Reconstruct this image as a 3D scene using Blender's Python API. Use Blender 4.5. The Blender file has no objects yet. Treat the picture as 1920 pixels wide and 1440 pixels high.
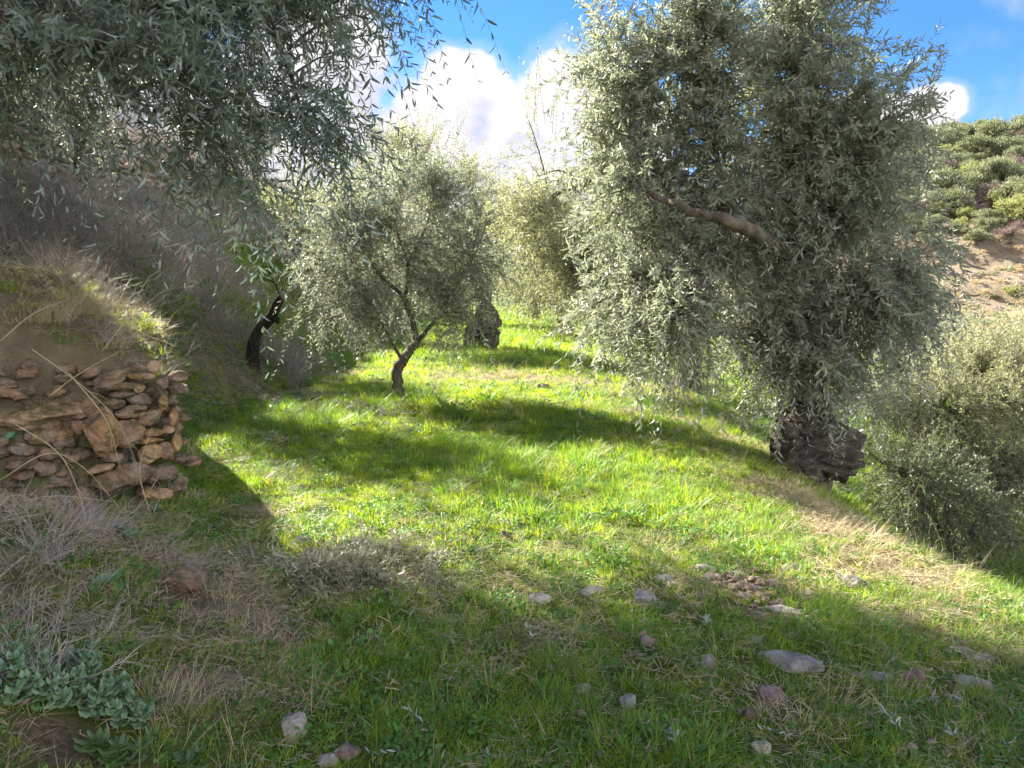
import bpy, math, random
import numpy as np
from math import sin, cos, radians, pi
from mathutils import Vector

random.seed(7)
RNG = np.random.default_rng(11)
SC = bpy.context.scene
COL = SC.collection

# ------------------------------------------------------------------ camera
F = 1443.0
PITCH = radians(7.1)
CH = 1.6
cam = bpy.data.cameras.new("camera")
camo = bpy.data.objects.new("camera", cam)
COL.objects.link(camo)
cam.sensor_fit = 'HORIZONTAL'
cam.sensor_width = 36
cam.lens = 36 * F / 1920
cam.clip_start = 0.05
cam.clip_end = 3000
camo.location = (0, 0, CH)
camo.rotation_euler = (pi / 2 - PITCH, 0, 0)
SC.camera = camo

# ------------------------------------------------------------------ view
SC.view_settings.view_transform = 'Standard'
SC.view_settings.look = 'None'
SC.view_settings.gamma = 1
SC.view_settings.exposure = 2.4
SC.cycles.max_bounces = 6
SC.cycles.diffuse_bounces = 4
SC.cycles.transmission_bounces = 5
SC.cycles.glossy_bounces = 2
SC.cycles.use_adaptive_sampling = True
SC.cycles.adaptive_threshold = 0.025
SC.cycles.use_denoising = True

SUN_EL, SUN_AZ = radians(33), radians(-45)      # azimuth measured from +Y towards +X
S_DIR = np.array([cos(SUN_EL) * sin(SUN_AZ), cos(SUN_EL) * cos(SUN_AZ), sin(SUN_EL)])


# ------------------------------------------------------------------ node helper
class NT:
    def __init__(s, tree):
        s.t = tree

    def n(s, kind, ins=None, **props):
        nd = s.t.nodes.new(kind)
        for k, v in props.items():
            setattr(nd, k, v)
        for k, v in (ins or {}).items():
            sock = nd.inputs[k]
            if isinstance(v, bpy.types.NodeSocket):
                s.t.links.new(v, sock)
            else:
                if hasattr(sock.default_value, '__len__') and not hasattr(v, '__len__'):
                    v = (v,) * len(sock.default_value)
                if hasattr(sock.default_value, '__len__') and len(sock.default_value) == 4 and len(v) == 3:
                    v = tuple(v) + (1,)
                sock.default_value = v
        return nd

    def m(s, op, a, b=0.0, c=0.0, clamp=False):
        nd = s.n('ShaderNodeMath', {0: a, 1: b, 2: c}, operation=op, use_clamp=clamp)
        return nd.outputs[0]

    def vm(s, op, a, b=(0, 0, 0), c=(0, 0, 0), out=0):
        nd = s.n('ShaderNodeVectorMath', {0: a, 1: b, 2: c}, operation=op)
        return nd.outputs[out]

    def mix(s, f, a, b, blend='MIX'):
        nd = s.t.nodes.new('ShaderNodeMix')
        nd.data_type = 'RGBA'
        nd.blend_type = blend
        for i, v in ((0, f), (6, a), (7, b)):
            if isinstance(v, bpy.types.NodeSocket):
                s.t.links.new(v, nd.inputs[i])
            else:
                nd.inputs[i].default_value = v if i == 0 else (tuple(v) + (1,) if len(v) == 3 else v)
        return nd.outputs[2]

    def ramp(s, f, stops, interp='LINEAR'):
        nd = s.n('ShaderNodeValToRGB', {0: f})
        cr = nd.color_ramp
        cr.interpolation = interp
        while len(cr.elements) < len(stops):
            cr.elements.new(0.5)
        for e, (p, c) in zip(cr.elements, stops):
            e.position = p
            e.color = tuple(c) + (1,) if len(c) == 3 else c
        return nd.outputs[0]

    def maprange(s, v, a, b, c=0.0, d=1.0, smooth=True):
        nd = s.n('ShaderNodeMapRange', {0: v, 1: a, 2: b, 3: c, 4: d},
                 interpolation_type='SMOOTHSTEP' if smooth else 'LINEAR')
        return nd.outputs[0]


def pix_dir(u, v):
    cp, sp = cos(PITCH), sin(PITCH)
    a, b = (u - 960) / F, -(v - 720) / F
    return np.array([a, cp + b * sp, -sp + b * cp])


def W(u, v, Y):
    """point at world depth Y seen at photo pixel u,v"""
    d = pix_dir(u, v)
    t = Y / d[1]
    return np.array([d[0] * t, Y, CH + d[2] * t])


# ------------------------------------------------------------------ world: sky with cumulus
world = bpy.data.worlds.new("World")
SC.world = world
world.use_nodes = True
w = NT(world.node_tree)
bg = world.node_tree.nodes['Background']
sky = w.n('ShaderNodeTexSky')
sky.sky_type = 'NISHITA'
sky.sun_disc = False
sky.sun_elevation = SUN_EL
sky.sun_rotation = SUN_AZ
sky.altitude = 600
sky.air_density = 1.0
sky.dust_density = 0.0
sky.ozone_density = 3.0
tc = w.n('ShaderNodeTexCoord')
dirv = tc.outputs['Generated']


def cloud_field(vec):
    """how much cloud stands in direction vec: banks in the sky's azimuth / elevation, broken up by noise"""
    sx = w.n('ShaderNodeSeparateXYZ', {0: vec})
    az = w.m('ARCTAN2', sx.outputs[0], sx.outputs[1])
    el = w.m('ARCSINE', sx.outputs[2])
    banks = [  # az, el (deg), half widths (deg), strength
        (-3.6, 13.2, 4.0, 3.3, 1.0), (3.6, 13.0, 3.6, 3.6, 1.0), (0.0, 8.5, 5.0, 4.5, 1.0), (-.3, 11.8, 4.0, 2.8, 1.0), (-6.5, 8.5, 5.5, 6.0, 1.0), (0, 4, 14, 7, .95), (6.5, 9.5, 5.0, 5.0, 1.0),
        (-14, 14.0, 6.0, 5.5, 1.0), (-27, 16.0, 6.0, 9.0, 1.0), (-20, 10, 10, 7, .9),
        (28.0, 11.3, 2.2, 1.6, 1.0), (24.0, 10.3, 4.0, 2.2, 1.0),
        (60, 12, 30, 9, .8), (-75, 20, 16, 12, .9), (105, 22, 30, 14, 1.0), (-115, 22, 28, 14, 1.0), (150, 30, 40, 22, 1.1), (-160, 34, 36, 24, 1.1), (180, 12, 60, 14, 1.0)]  # wide banks beside and behind the camera, added for white fill light
    f = None
    for a, e, wa, we, st in banks:
        dx = w.m('MULTIPLY', w.m('SUBTRACT', az, radians(a)), 1 / radians(wa))
        dy = w.m('MULTIPLY', w.m('SUBTRACT', el, radians(e)), 1 / radians(we))
        r2 = w.m('ADD', w.m('MULTIPLY', dx, dx), w.m('MULTIPLY', dy, dy))
        g = w.m('SUBTRACT', st, w.m('MULTIPLY', r2, .75))
        f = g if f is None else w.m('SMOOTH_MAX', f, g, 0.2)
    f = w.m('MAXIMUM', f, -1.5)
    v2 = w.vm('MULTIPLY', vec, (1, 1, 1.2))
    n1 = w.n('ShaderNodeTexNoise', {'Vector': v2, 'Scale': 6.0, 'Detail': 7.0, 'Roughness': 0.52}).outputs[0]
    n2 = w.n('ShaderNodeTexNoise', {'Vector': v2, 'Scale': 11.0, 'Detail': 4.0, 'Roughness': 0.5}).outputs[0]
    q = w.m('ADD', f, w.m('MULTIPLY', w.m('SUBTRACT', n1, .5), 1.3))
    q = w.m('ADD', q, w.m('MULTIPLY', w.m('SUBTRACT', w.m('ABSOLUTE', w.m('SUBTRACT', n2, .5)), .08), 2.2))
    return q


q0 = cloud_field(dirv)
q1 = cloud_field(w.vm('ADD', dirv, (-0.016, 0.0, 0.034)))
cover = w.maprange(q0, 0.12, 0.44)
thin = w.maprange(q0, -0.25, 0.28, 0, .22)
cover = w.m('MAXIMUM', cover, thin)
lit = w.maprange(w.m('SUBTRACT', q0, q1), -0.75, 0.35)
ccol = w.mix(lit, (1.8, 1.95, 2.6), (3.25, 3.15, 3.25))
# clouds opposite the sun brightened further, as added fill on camera-facing sides
away = w.vm('DOT_PRODUCT', dirv, tuple(-S_DIR), out=1)
front = w.maprange(away, -.2, .75, 1.0, 3.2)
ccol = w.vm('SCALE', ccol)
w.t.links.new(front, w.t.nodes[-1].inputs['Scale'])
skyc = w.n('ShaderNodeHueSaturation', {'Saturation': 1.2, 'Value': 1.0, 'Color': sky.outputs[0]}).outputs[0]
skyc = w.mix(1.0, skyc, (.45, .56, .70), 'MULTIPLY')
allc = w.mix(cover, skyc, ccol)
world.node_tree.links.new(allc, bg.inputs[0])
bg.inputs[1].default_value = 0.066
world.cycles.sampling_method = 'MANUAL'
world.cycles.sample_map_resolution = 256

# ------------------------------------------------------------------ sun
sl = bpy.data.lights.new("sun", 'SUN')
sl.energy = 5.0
sl.angle = radians(0.55)
sl.color = (1.0, 0.95, 0.85)
so = bpy.data.objects.new("sun", sl)
COL.objects.link(so)
so.rotation_euler = Vector(S_DIR).to_track_quat('Z', 'Y').to_euler()
so.location = (-20, 20, 30)


# ------------------------------------------------------------------ object helpers
def tag(o, label=None, cat=None, group=None, kind=None):
    if label: o['label'] = label
    if cat: o['category'] = cat
    if group: o['group'] = group
    if kind: o['kind'] = kind
    return o


def build(name, verts, faces, mats, parent=None, midx=None, smooth=False, loc=None):
    """verts (n,3); faces: list of int arrays (k, nverts)"""
    me = bpy.data.meshes.new(name)
    verts = np.asarray(verts, dtype=np.float32)
    if loc is not None:
        verts = verts - np.asarray(loc, dtype=np.float32)
    me.vertices.add(len(verts))
    me.vertices.foreach_set('co', verts.ravel())
    faces = [np.asarray(f, dtype=np.int32) for f in faces if len(f)]
    tot = np.concatenate([np.full(len(f), f.shape[1], dtype=np.int32) for f in faces])
    idx = np.concatenate([f.ravel() for f in faces])
    start = np.concatenate([[0], np.cumsum(tot)[:-1]]).astype(np.int32)
    me.loops.add(len(idx))
    me.loops.foreach_set('vertex_index', idx)
    me.polygons.add(len(tot))
    me.polygons.foreach_set('loop_start', start)
    me.polygons.foreach_set('loop_total', tot)
    if not isinstance(mats, (list, tuple)): mats = [mats]
    for m in mats: me.materials.append(m)
    if midx is not None:
        me.polygons.foreach_set('material_index', np.concatenate(midx).astype(np.int32))
    if smooth is not False:
        sm_ = np.full(len(tot), True) if smooth is True else np.concatenate(smooth)
        me.polygons.foreach_set('use_smooth', sm_)
    me.update(calc_edges=True)
    o = bpy.data.objects.new(name, me)
    COL.objects.link(o)
    if loc is not None: o.location = loc
    if parent: o.parent = parent
    return o


def empty(name, loc):
    o = bpy.data.objects.new(name, None)
    o.empty_display_size = .2
    COL.objects.link(o)
    o.location = loc
    return o


def set_parent(o, p):
    o.parent = p
    o.location = Vector(o.location) - Vector(p.location)


def copy_tree(o, parent=None):
    c = o.copy()
    COL.objects.link(c)
    c.parent = parent
    for ch in list(o.children): copy_tree(ch, c)
    return c


class MB:
    """collects pieces into one mesh"""
    def __init__(s): s.v, s.f, s.m, s.n = [], [], [], 0

    def add(s, v, fs, mi=0):
        v = np.asarray(v, dtype=np.float32).reshape(-1, 3)
        for f in fs:
            f = np.asarray(f)
            if len(f):
                s.f.append(f + s.n)
                s.m.append(np.full(len(f), mi))
        s.v.append(v)
        s.n += len(v)

    def build(s, name, mats, parent=None, smooth=False, loc=None):
        # sort by size class so smooth per-material can be chosen
        return build(name, np.concatenate(s.v), s.f, mats, parent, s.m, smooth, loc)


# ------------------------------------------------------------------ noise
def _h(ix, iy, seed):
    n = (ix.astype(np.int64) * 374761393 + iy.astype(np.int64) * 668265263 + seed * 974634777) & 0x7fffffff
    n = ((n ^ (n >> 13)) * 1274126177) & 0x7fffffff
    return ((n ^ (n >> 16)) & 0xffff) / 65535.0


def vn(x, y, seed=0):
    x = np.asarray(x, dtype=float); y = np.asarray(y, dtype=float)
    ix, iy = np.floor(x), np.floor(y)
    fx, fy = x - ix, y - iy
    fx, fy = fx * fx * (3 - 2 * fx), fy * fy * (3 - 2 * fy)
    a, b, c, d = _h(ix, iy, seed), _h(ix + 1, iy, seed), _h(ix, iy + 1, seed), _h(ix + 1, iy + 1, seed)
    return (a * (1 - fx) + b * fx) * (1 - fy) + (c * (1 - fx) + d * fx) * fy - .5


def fb(x, y, seed=0, oct=4):
    s, a = 0, 1.0
    for i in range(oct):
        s = s + a * vn(x * 2 ** i + 17.3 * i, y * 2 ** i - 9.1 * i, seed + i)
        a *= .5
    return s


def sm(a, b, t):
    t = np.clip((t - a) / (b - a), 0, 1)
    return t * t * (3 - 2 * t)


# ------------------------------------------------------------------ terrain
WA, WB, WC = np.array([-2.33, 5.55]), np.array([-3.25, 4.82]), np.array([-4.9, 4.35])   # line of the near dry stone wall
WN = np.array([.55, -.83]); WN = WN / np.linalg.norm(WN)


def crest(y):
    return 2.75 + .22 * np.sin(y * .55 + 1.0) + .1 * np.sin(y * 1.7)


def foot(y):
    return -3.75 - .25 * np.sin(y * .45) - .1 * np.sin(y * 1.3 + 2) - .012 * np.maximum(y - 15, 0)


def H(x, y):
    x = np.asarray(x, dtype=float); y = np.asarray(y, dtype=float)
    z = .05 * fb(x * .45, y * .45, 3, 3) + .035 * fb(x * 2.1, y * 2.1, 9, 2)
    z = z + .05 * np.sin(y * .8) * sm(12, 20, y) * .8
    d = x - crest(y)
    z = z - .07 * np.clip(x - .8, 0, 2.5)
    z = z - 1.75 * sm(-.35, 3.3, d) + .1 * fb(x * .9, y * .9, 5, 3) * sm(0, 1, d)
    z = z - 1.3 * sm(11, 14.5, d)
    z = z - 2.2 * sm(20, 50, d)
    # left bank
    b = foot(y) - x
    bank = 3.0 * (np.clip(b, 0, 3.3) / 3.3) ** 1.15 + .06 * np.clip(b, 0, 1)
    bank = bank + .35 * np.clip(b - 3.3, 0, 1.4) + 1.55 * sm(4.75, 5.05, b) * sm(10.5, 12, y)
    bank = bank + .30 * np.clip(b - 5, 0, 90) + .12 * fb(x * .8, y * .8, 21, 4) * sm(.3, 1.5, b)
    wf = sm(6.3, 9.0, y)
    # near left verge
    nx = -1.0 - .16 * np.clip(y - 3, -1, 3) - x
    near = .34 * np.clip(nx, 0, 1.3) + .36 * np.clip(nx - 1.3, 0, 3) + .45 * np.clip(nx - 3.3, 0, 3) + .13 * fb(x * 1.3, y * 1.3, 31, 4) * sm(0, .6, nx) \
        + .28 * np.clip(nx - 6, 0, 60)
    near = near * (1 - .75 * sm(3.7, 4.7, y) * sm(-4.6, -3.6, x))
    left = bank * wf + near * (1 - wf)
    # mound retained by the wall
    s = (x - WA[0]) * WN[0] + (y - WA[1]) * WN[1]
    s2 = x - (WA[0] - .47 * (y - 5.5))
    msk = sm(.02, -.16, s) * sm(.05, -.2, s2) * sm(8.6, 6.6, y)
    top = .95 + .58 * np.clip(-2.5 - x, 0, 1.4) + .10 * fb(x * 2, y * 2, 41, 4)
    left = np.maximum(left, top * msk)
    z = z + left
    # far side of the valley
    q = .45 * x + .89 * y
    side = sm(.06, .50, x / np.maximum(y, 1.0)) * sm(30, 60, y)
    hill = .16 * np.clip(q - 66, 0, 24) + .62 * np.clip(q - 90, 0, 3) + .385 * np.clip(q - 93, 0, 62) - .05 * np.clip(q - 185, 0, 800)
    hill = hill + 1.9 * sm(100.0, 103.0, q) * 1 + .5 * fb(x * .12, y * .12, 55, 4) * sm(66, 90, q)
    hill = hill + .22 * fb(x * .8, y * .8, 77, 3) * sm(66, 80, q)
    hill = hill + 1.1 * sm(72.2, 72.9, q + 1.2 * np.sin(x * .11))
    z = z + hill * side
    # low ridge straight ahead
    z = z + .05 * np.clip(y - 60, 0, 150) * (1 - side)
    return np.where(z > 60, 60 + (z - 60) * .2, z)


def G(u, v):
    """ground point seen at photo pixel u,v"""
    d = pix_dir(u, v)
    o = np.array([0, 0, CH])
    t, last = .8, .8
    while t < 300:
        p = o + d * t
        if p[2] < H(p[0], p[1]):
            a, b = last, t
            for _ in range(24):
                m = (a + b) / 2
                p = o + d * m
                if p[2] < H(p[0], p[1]): b = m
                else: a = m
            return p
        last = t
        t *= 1.012
    return o + d * 300


# dry patches: photo pixels -> ground points, with radii in metres
DRYP = []
for (u, v, rx, ry, st) in [(900, 705, 1.5, .9, .9), (1040, 715, 1.2, .8, .8), (1180, 740, 1.0, .8, .6), (640, 700, 1.4, .9, .6), (1560, 985, .75, .4, 1.0),
                           (1480, 930, .5, .5, .8), (1640, 1060, .45, .35, .7), (1420, 840, .7, .5, .9), (1230, 780, .8, .45, .7), (1700, 1180, .3, .25, .6),
                           (1000, 1190, .30, .2, .7), (620, 1060, .5, .25, .5), (480, 960, .25, .35, .8), (780, 930, .35, .25, .5), (1400, 1100, .5, .18, .9),
                           (500, 1180, .3, .3, .8), (430, 1100, .3, .5, .9), (900, 1240, .25, .15, .5), (1350, 1250, .5, .15, .5), (1600, 1330, .45, .16, .5),
                           (1150, 650, 1.5, 1.5, .5), (1800, 1120, .4, .4, .6), (300, 1040, .4, .3, 1.0), (370, 1300, .3, .3, .8)]:
    p = G(u, v)
    DRYP.append((p[0], p[1], rx, ry, st))
SOILP = []
for (u, v, rx, ry) in [(1370, 1095, .42, .13), (1440, 1150, .25, .1), (130, 1400, .25, .12), (1250, 1050, .12, .05), (330, 1120, .2, .12)]:
    p = G(u, v)
    SOILP.append((p[0], p[1], rx, ry))


def dryness(x, y):
    d = .30 * fb(x * .9 + 3, y * .9, 61, 4) + .10
    for (a, b, rx, ry, st) in DRYP:
        r = ((x - a) / rx) ** 2 + ((y - b) / ry) ** 2
        d = d + st * .62 * np.exp(-r)
    bk = foot(y) - x
    d = d + (.35 + 1.1 * fb(x * .8, y * .55, 97, 4) + .2 * sm(2, 3, bk)) * sm(-.2, .8, bk) * sm(5.5, 8.5, y)
    d = d + .5 * sm(-1.3, -2.2, x + .25 * (y - 3)) * sm(6.8, 5.0, y)
    d = d + .38 * ((x < -2.3) & (y > 4.6) & (y < 8.2) & (H(x, y) > .6))
    c = x - crest(y)
    d = d + .20 * np.exp(-((c + .1) / .55) ** 2) * sm(22, 14, y)
    q = .45 * x + .89 * y
    side = sm(.06, .50, x / np.maximum(y, 1.0))
    d = d + sm(55, 62, q) * side
    return np.clip(d, 0, 1)


def soilness(x, y):
    d = 0 * x
    for (a, b, rx, ry) in SOILP:
        r = ((x - a) / rx) ** 2 + ((y - b) / ry) ** 2
        d = d + np.exp(-r ** 2)
    msl = sm(-2.3, -2.5, x) * sm(4.5, 4.8, y) * sm(7.0, 6.0, y) * (H(x, y) > .7) * sm(-.25, .1, fb(x * 2.3, y * 2.3, 71, 3) + .12)
    return np.clip(d + .5 * msl, 0, 1)


# ------------------------------------------------------------------ materials
def new_mat(name):
    m = bpy.data.materials.new(name)
    m.use_nodes = True
    t = NT(m.node_tree)
    return m, t, m.node_tree.nodes['Principled BSDF'], m.node_tree.nodes['Material Output']


def leaf_mat(name, tops, under, trans=.3, rough=.42, tcol=None, spec=.5, twoside=True):
    m, t, p, out = new_mat(name)
    g = t.n('ShaderNodeNewGeometry')
    n = len(tops)
    col = t.ramp(g.outputs['Random Per Island'], [(i / max(n - 1, 1), c) for i, c in enumerate(tops)])
    base = col
    if twoside:
        base = t.mix(g.outputs['Backfacing'], col, under)
    m.node_tree.links.new(base, p.inputs['Base Color'])
    p.inputs['Roughness'].default_value = rough
    p.inputs['Specular IOR Level'].default_value = spec
    tr = t.n('ShaderNodeBsdfTranslucent')
    if tcol is not None:
        m.node_tree.links.new(t.mix(1.0, col, tcol, 'MULTIPLY'), tr.inputs[0])
    else:
        m.node_tree.links.new(col, tr.inputs[0])
    mx = t.n('ShaderNodeMixShader', {0: trans, 1: p.outputs[0], 2: tr.outputs[0]})
    m.node_tree.links.new(mx.outputs[0], out.inputs[0])
    return m


OLIVE = leaf_mat("olive_leaf", [(.13, .15, .11), (.24, .255, .19), (.20, .22, .175), (.30, .30, .22), (.42, .40, .28)], (.46, .47, .41), .4, .5, (1.25, 1.32, 1.05), .4)
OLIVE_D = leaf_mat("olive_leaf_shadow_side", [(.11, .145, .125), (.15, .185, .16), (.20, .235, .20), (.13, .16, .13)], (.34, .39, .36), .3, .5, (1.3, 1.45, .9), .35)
OLIVE_G = leaf_mat("olive_leaf_dark_green", [(.06, .085, .04), (.085, .11, .05), (.11, .14, .07), (.15, .17, .08)], (.24, .27, .18), .3, .45, (1.4, 1.5, .9), .4)
OLIVE_P = leaf_mat("olive_leaf_pale", [(.21, .225, .14), (.27, .28, .17), (.32, .32, .20), (.39, .37, .25)], (.46, .46, .37), .4, .5, (1.35, 1.4, .9), .35)
GRASS = leaf_mat("grass_blade", [(.12, .235, .018), (.17, .295, .02), (.23, .345, .022), (.13, .24, .03), (.32, .37, .055), (.18, .305, .02)], (0, 0, 0), .5, .5, (2.35, 2.0, .7), .35, False)
LUSH = leaf_mat("grass_blade_blue", [(.11, .21, .03), (.14, .25, .035), (.11, .20, .04)], (0, 0, 0), .45, .45, (2.0, 2.0, .9), .4, False)
WEED = leaf_mat("weed_leaf", [(.09, .19, .04), (.12, .25, .04), (.10, .21, .06)], (.12, .18, .07), .35, .5, (1.8, 1.8, .8), .4)
STRAW = leaf_mat("straw", [(.50, .40, .22), (.42, .33, .19), (.56, .46, .28), (.32, .26, .17), (.44, .40, .30)], (0, 0, 0), .3, .6, (1.3, 1.2, 1), .3, False)
BRUSH = leaf_mat("dry_brush", [(.42, .36, .31), (.52, .45, .39), (.26, .21, .18), (.62, .55, .47)], (0, 0, 0), .15, .7, (1.2, 1.1, 1), .2, False)
GREY = leaf_mat("felted_leaf", [(.14, .25, .11), (.17, .29, .14), (.12, .22, .10)], (.22, .32, .18), .22, .75, (1.3, 1.5, .9), .2)
DISC = leaf_mat("fleshy_leaf", [(.12, .30, .14), (.15, .34, .16)], (.14, .26, .14), .25, .4, (1.3, 1.5, .9), .4)
FARLEAF = leaf_mat("far_tree_leaf_hazed", [(.17, .19, .12), (.22, .235, .145), (.26, .265, .16), (.19, .21, .14)], (.32, .32, .23), .3, .6, (1.3, 1.4, .8), .2)  # greyed leaf colours, distance haze put into them
FARLEAF2 = leaf_mat("far_shrub_leaf_yellow_hazed", [(.25, .27, .12), (.31, .32, .14), (.35, .34, .17)], (.34, .35, .18), .32, .6, (1.3, 1.4, .8), .2)  # yellow toned down too, haze put into the colour
FARBARE = leaf_mat("far_bare_twig", [(.27, .19, .18), (.34, .25, .22), (.22, .17, .16)], (0, 0, 0), .1, .8, None, .1, False)


def bark_mat(name, c1, c2, c3, scale=1.0, bump=.6, st=(1, 1, .28)):
    m, t, p, out = new_mat(name)
    tcn = t.n('ShaderNodeTexCoord')
    v = t.vm('MULTIPLY', tcn.outputs['Object'], st)
    n1 = t.n('ShaderNodeTexNoise', {'Vector': v, 'Scale': 22 * scale, 'Detail': 8.0, 'Roughness': .65}).outputs[0]
    n2 = t.n('ShaderNodeTexNoise', {'Vector': tcn.outputs['Object'], 'Scale': 3.5 * scale, 'Detail': 4.0}).outputs[0]
    vo = t.n('ShaderNodeTexVoronoi', {'Vector': t.vm('ADD', v, t.vm('SCALE', t.n('ShaderNodeTexNoise', {'Vector': v, 'Scale': 6.0}).outputs[1])), 'Scale': 26 * scale}, feature='DISTANCE_TO_EDGE').outputs[0]
    c = t.ramp(n1, [(.3, c1), (.5, c2), (.72, c3)])
    c = t.mix(t.maprange(n2, .5, .7), c, tuple(x * 1.5 for x in c2))
    m.node_tree.links.new(c, p.inputs['Base Color'])
    p.inputs['Roughness'].default_value = .92
    p.inputs['Specular IOR Level'].default_value = .2
    hgt = t.m('ADD', n1, t.m('MULTIPLY', t.maprange(vo, 0, .12), .6))
    bp = t.n('ShaderNodeBump', {'Height': hgt, 'Strength': bump, 'Distance': .03})
    m.node_tree.links.new(bp.outputs[0], p.inputs['Normal'])
    return m


BARK = bark_mat("olive_bark", (.05, .04, .032), (.13, .105, .08), (.24, .21, .17))
BARK_DARK = bark_mat("burnt_bark", (.012, .011, .010), (.035, .029, .025), (.10, .085, .07), 1.3)
BARK_OLD = bark_mat("old_grey_wood", (.045, .038, .032), (.12, .10, .085), (.24, .21, .18), .8, 1.0, (.22, 1, 1))
TWIG = leaf_mat("twig", [(.11, .09, .065), (.16, .14, .10), (.20, .18, .13)], (0, 0, 0), .0, .8, None, .2, False)


def stone_mat(name, cols, lichen=.35, moss=.0, scale=1.0):
    m, t, p, out = new_mat(name)
    tcn = t.n('ShaderNodeTexCoord')
    oi = t.n('ShaderNodeObjectInfo')
    v = t.vm('ADD', tcn.outputs['Object'], t.vm('SCALE', oi.outputs['Location']))
    vv = t.vm('ADD', tcn.outputs['Object'], oi.outputs['Location'])
    n1 = t.n('ShaderNodeTexNoise', {'Vector': vv, 'Scale': 9 * scale, 'Detail': 7.0, 'Roughness': .6}).outputs[0]
    n2 = t.n('ShaderNodeTexNoise', {'Vector': vv, 'Scale': 26 * scale, 'Detail': 6.0, 'Roughness': .7}).outputs[0]
    g = t.n('ShaderNodeNewGeometry')
    n = len(cols)
    rnd = t.m('FRACT', t.m('ADD', g.outputs['Random Per Island'], oi.outputs['Random']))
    base = t.ramp(rnd, [(i / max(n - 1, 1), c) for i, c in enumerate(cols)])
    c = t.mix(t.maprange(n1, .35, .68), base, tuple(a * .42 for a in cols[0]))
    c = t.mix(t.m('MULTIPLY', t.maprange(n2, .5, .66), .65), c, tuple(min(a * 1.5, .6) for a in cols[-1]))
    n3 = t.n('ShaderNodeTexNoise', {'Vector': vv, 'Scale': 5.5 * scale, 'Detail': 6.0, 'Roughness': .75}).outputs[0]
    c = t.mix(t.m('MULTIPLY', t.maprange(n3, .52, .60), lichen), c, (.36, .36, .32))
    if moss:
        nz = t.n('ShaderNodeSeparateXYZ', {0: g.outputs['Normal']}).outputs[2]
        c = t.mix(t.m('MULTIPLY', t.m('MULTIPLY', t.maprange(nz, .3, .8), t.maprange(n1, .4, .6)), moss), c, (.06, .08, .025))
    m.node_tree.links.new(c, p.inputs['Base Color'])
    p.inputs['Roughness'].default_value = .9
    p.inputs['Specular IOR Level'].default_value = .25
    bp = t.n('ShaderNodeBump', {'Height': t.m('ADD', n2, n1), 'Strength': .9, 'Distance': .03})
    m.node_tree.links.new(bp.outputs[0], p.inputs['Normal'])
    return m


WALLSTONE = stone_mat("wall_stone_orange", [(.40, .23, .11), (.46, .27, .12), (.34, .23, .14), (.44, .30, .17)], .22, .4)
WALLBROWN = stone_mat("wall_stone_brown", [(.27, .18, .115), (.34, .21, .12), (.24, .18, .13)], .3, .6)
FIELDSTONE = stone_mat("field_stone", [(.42, .37, .29), (.50, .44, .35), (.38, .34, .28), (.46, .39, .29)], .5, .15)
SLATE = stone_mat("slate_stone", [(.30, .285, .255), (.37, .35, .31), (.25, .24, .225)], .6, .0)
REDSTONE = stone_mat("red_stone", [(.28, .19, .15), (.34, .24, .18), (.23, .17, .145)], .4, .0)
FARSTONE = stone_mat("far_stone", [(.30, .19, .11), (.36, .25, .17), (.25, .17, .12)], .2, 0, .4)


def ground_mat():
    m, t, p, out = new_mat("ground")
    pos = t.n('ShaderNodeNewGeometry').outputs['Position']
    dry = t.n('ShaderNodeAttribute', attribute_name='dry').outputs['Fac']
    soil = t.n('ShaderNodeAttribute', attribute_name='soil').outputs['Fac']
    hill = t.n('ShaderNodeAttribute', attribute_name='hill').outputs['Fac']
    a = t.n('ShaderNodeTexNoise', {'Vector': pos, 'Scale': 6.0, 'Detail': 9.0, 'Roughness': .7}).outputs[0]
    b = t.n('ShaderNodeTexNoise', {'Vector': pos, 'Scale': 45.0, 'Detail': 6.0, 'Roughness': .7}).outputs[0]
    c = t.n('ShaderNodeTexNoise', {'Vector': pos, 'Scale': .55, 'Detail': 9.0, 'Roughness': .72}).outputs[0]
    green = t.ramp(a, [(.3, (.05, .085, .015)), (.5, (.09, .15, .02)), (.7, (.14, .21, .025))])
    green = t.mix(t.maprange(b, .45, .7), green, (.07, .06, .03))
    dryc = t.ramp(a, [(.3, (.12, .095, .065)), (.5, (.20, .16, .10)), (.7, (.32, .26, .17))])
    dryc = t.mix(t.maprange(b, .5, .7), dryc, (.06, .05, .035))
    soilc = t.ramp(b, [(.3, (.05, .038, .025)), (.45, (.10, .072, .045)), (.6, (.17, .12, .075)), (.75, (.27, .20, .13))])
    hillc = t.ramp(c, [(.32, (.14, .095, .065)), (.45, (.24, .18, .12)), (.55, (.30, .24, .165)), (.66, (.20, .19, .10))])
    hillc = t.mix(t.maprange(a, .5, .62), hillc, (.15, .12, .08))
    col = t.mix(t.maprange(t.m('ADD', dry, t.m('MULTIPLY', t.m('SUBTRACT', a, .5), .8)), .25, .7), green, dryc)
    col = t.mix(soil, col, soilc)
    col = t.mix(hill, col, hillc)
    m.node_tree.links.new(col, p.inputs['Base Color'])
    p.inputs['Roughness'].default_value = .95
    p.inputs['Specular IOR Level'].default_value = .1
    bp = t.n('ShaderNodeBump', {'Height': t.m('ADD', a, t.m('MULTIPLY', b, .4)), 'Strength': .8, 'Distance': .06})
    m.node_tree.links.new(bp.outputs[0], p.inputs['Normal'])
    return m


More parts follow.
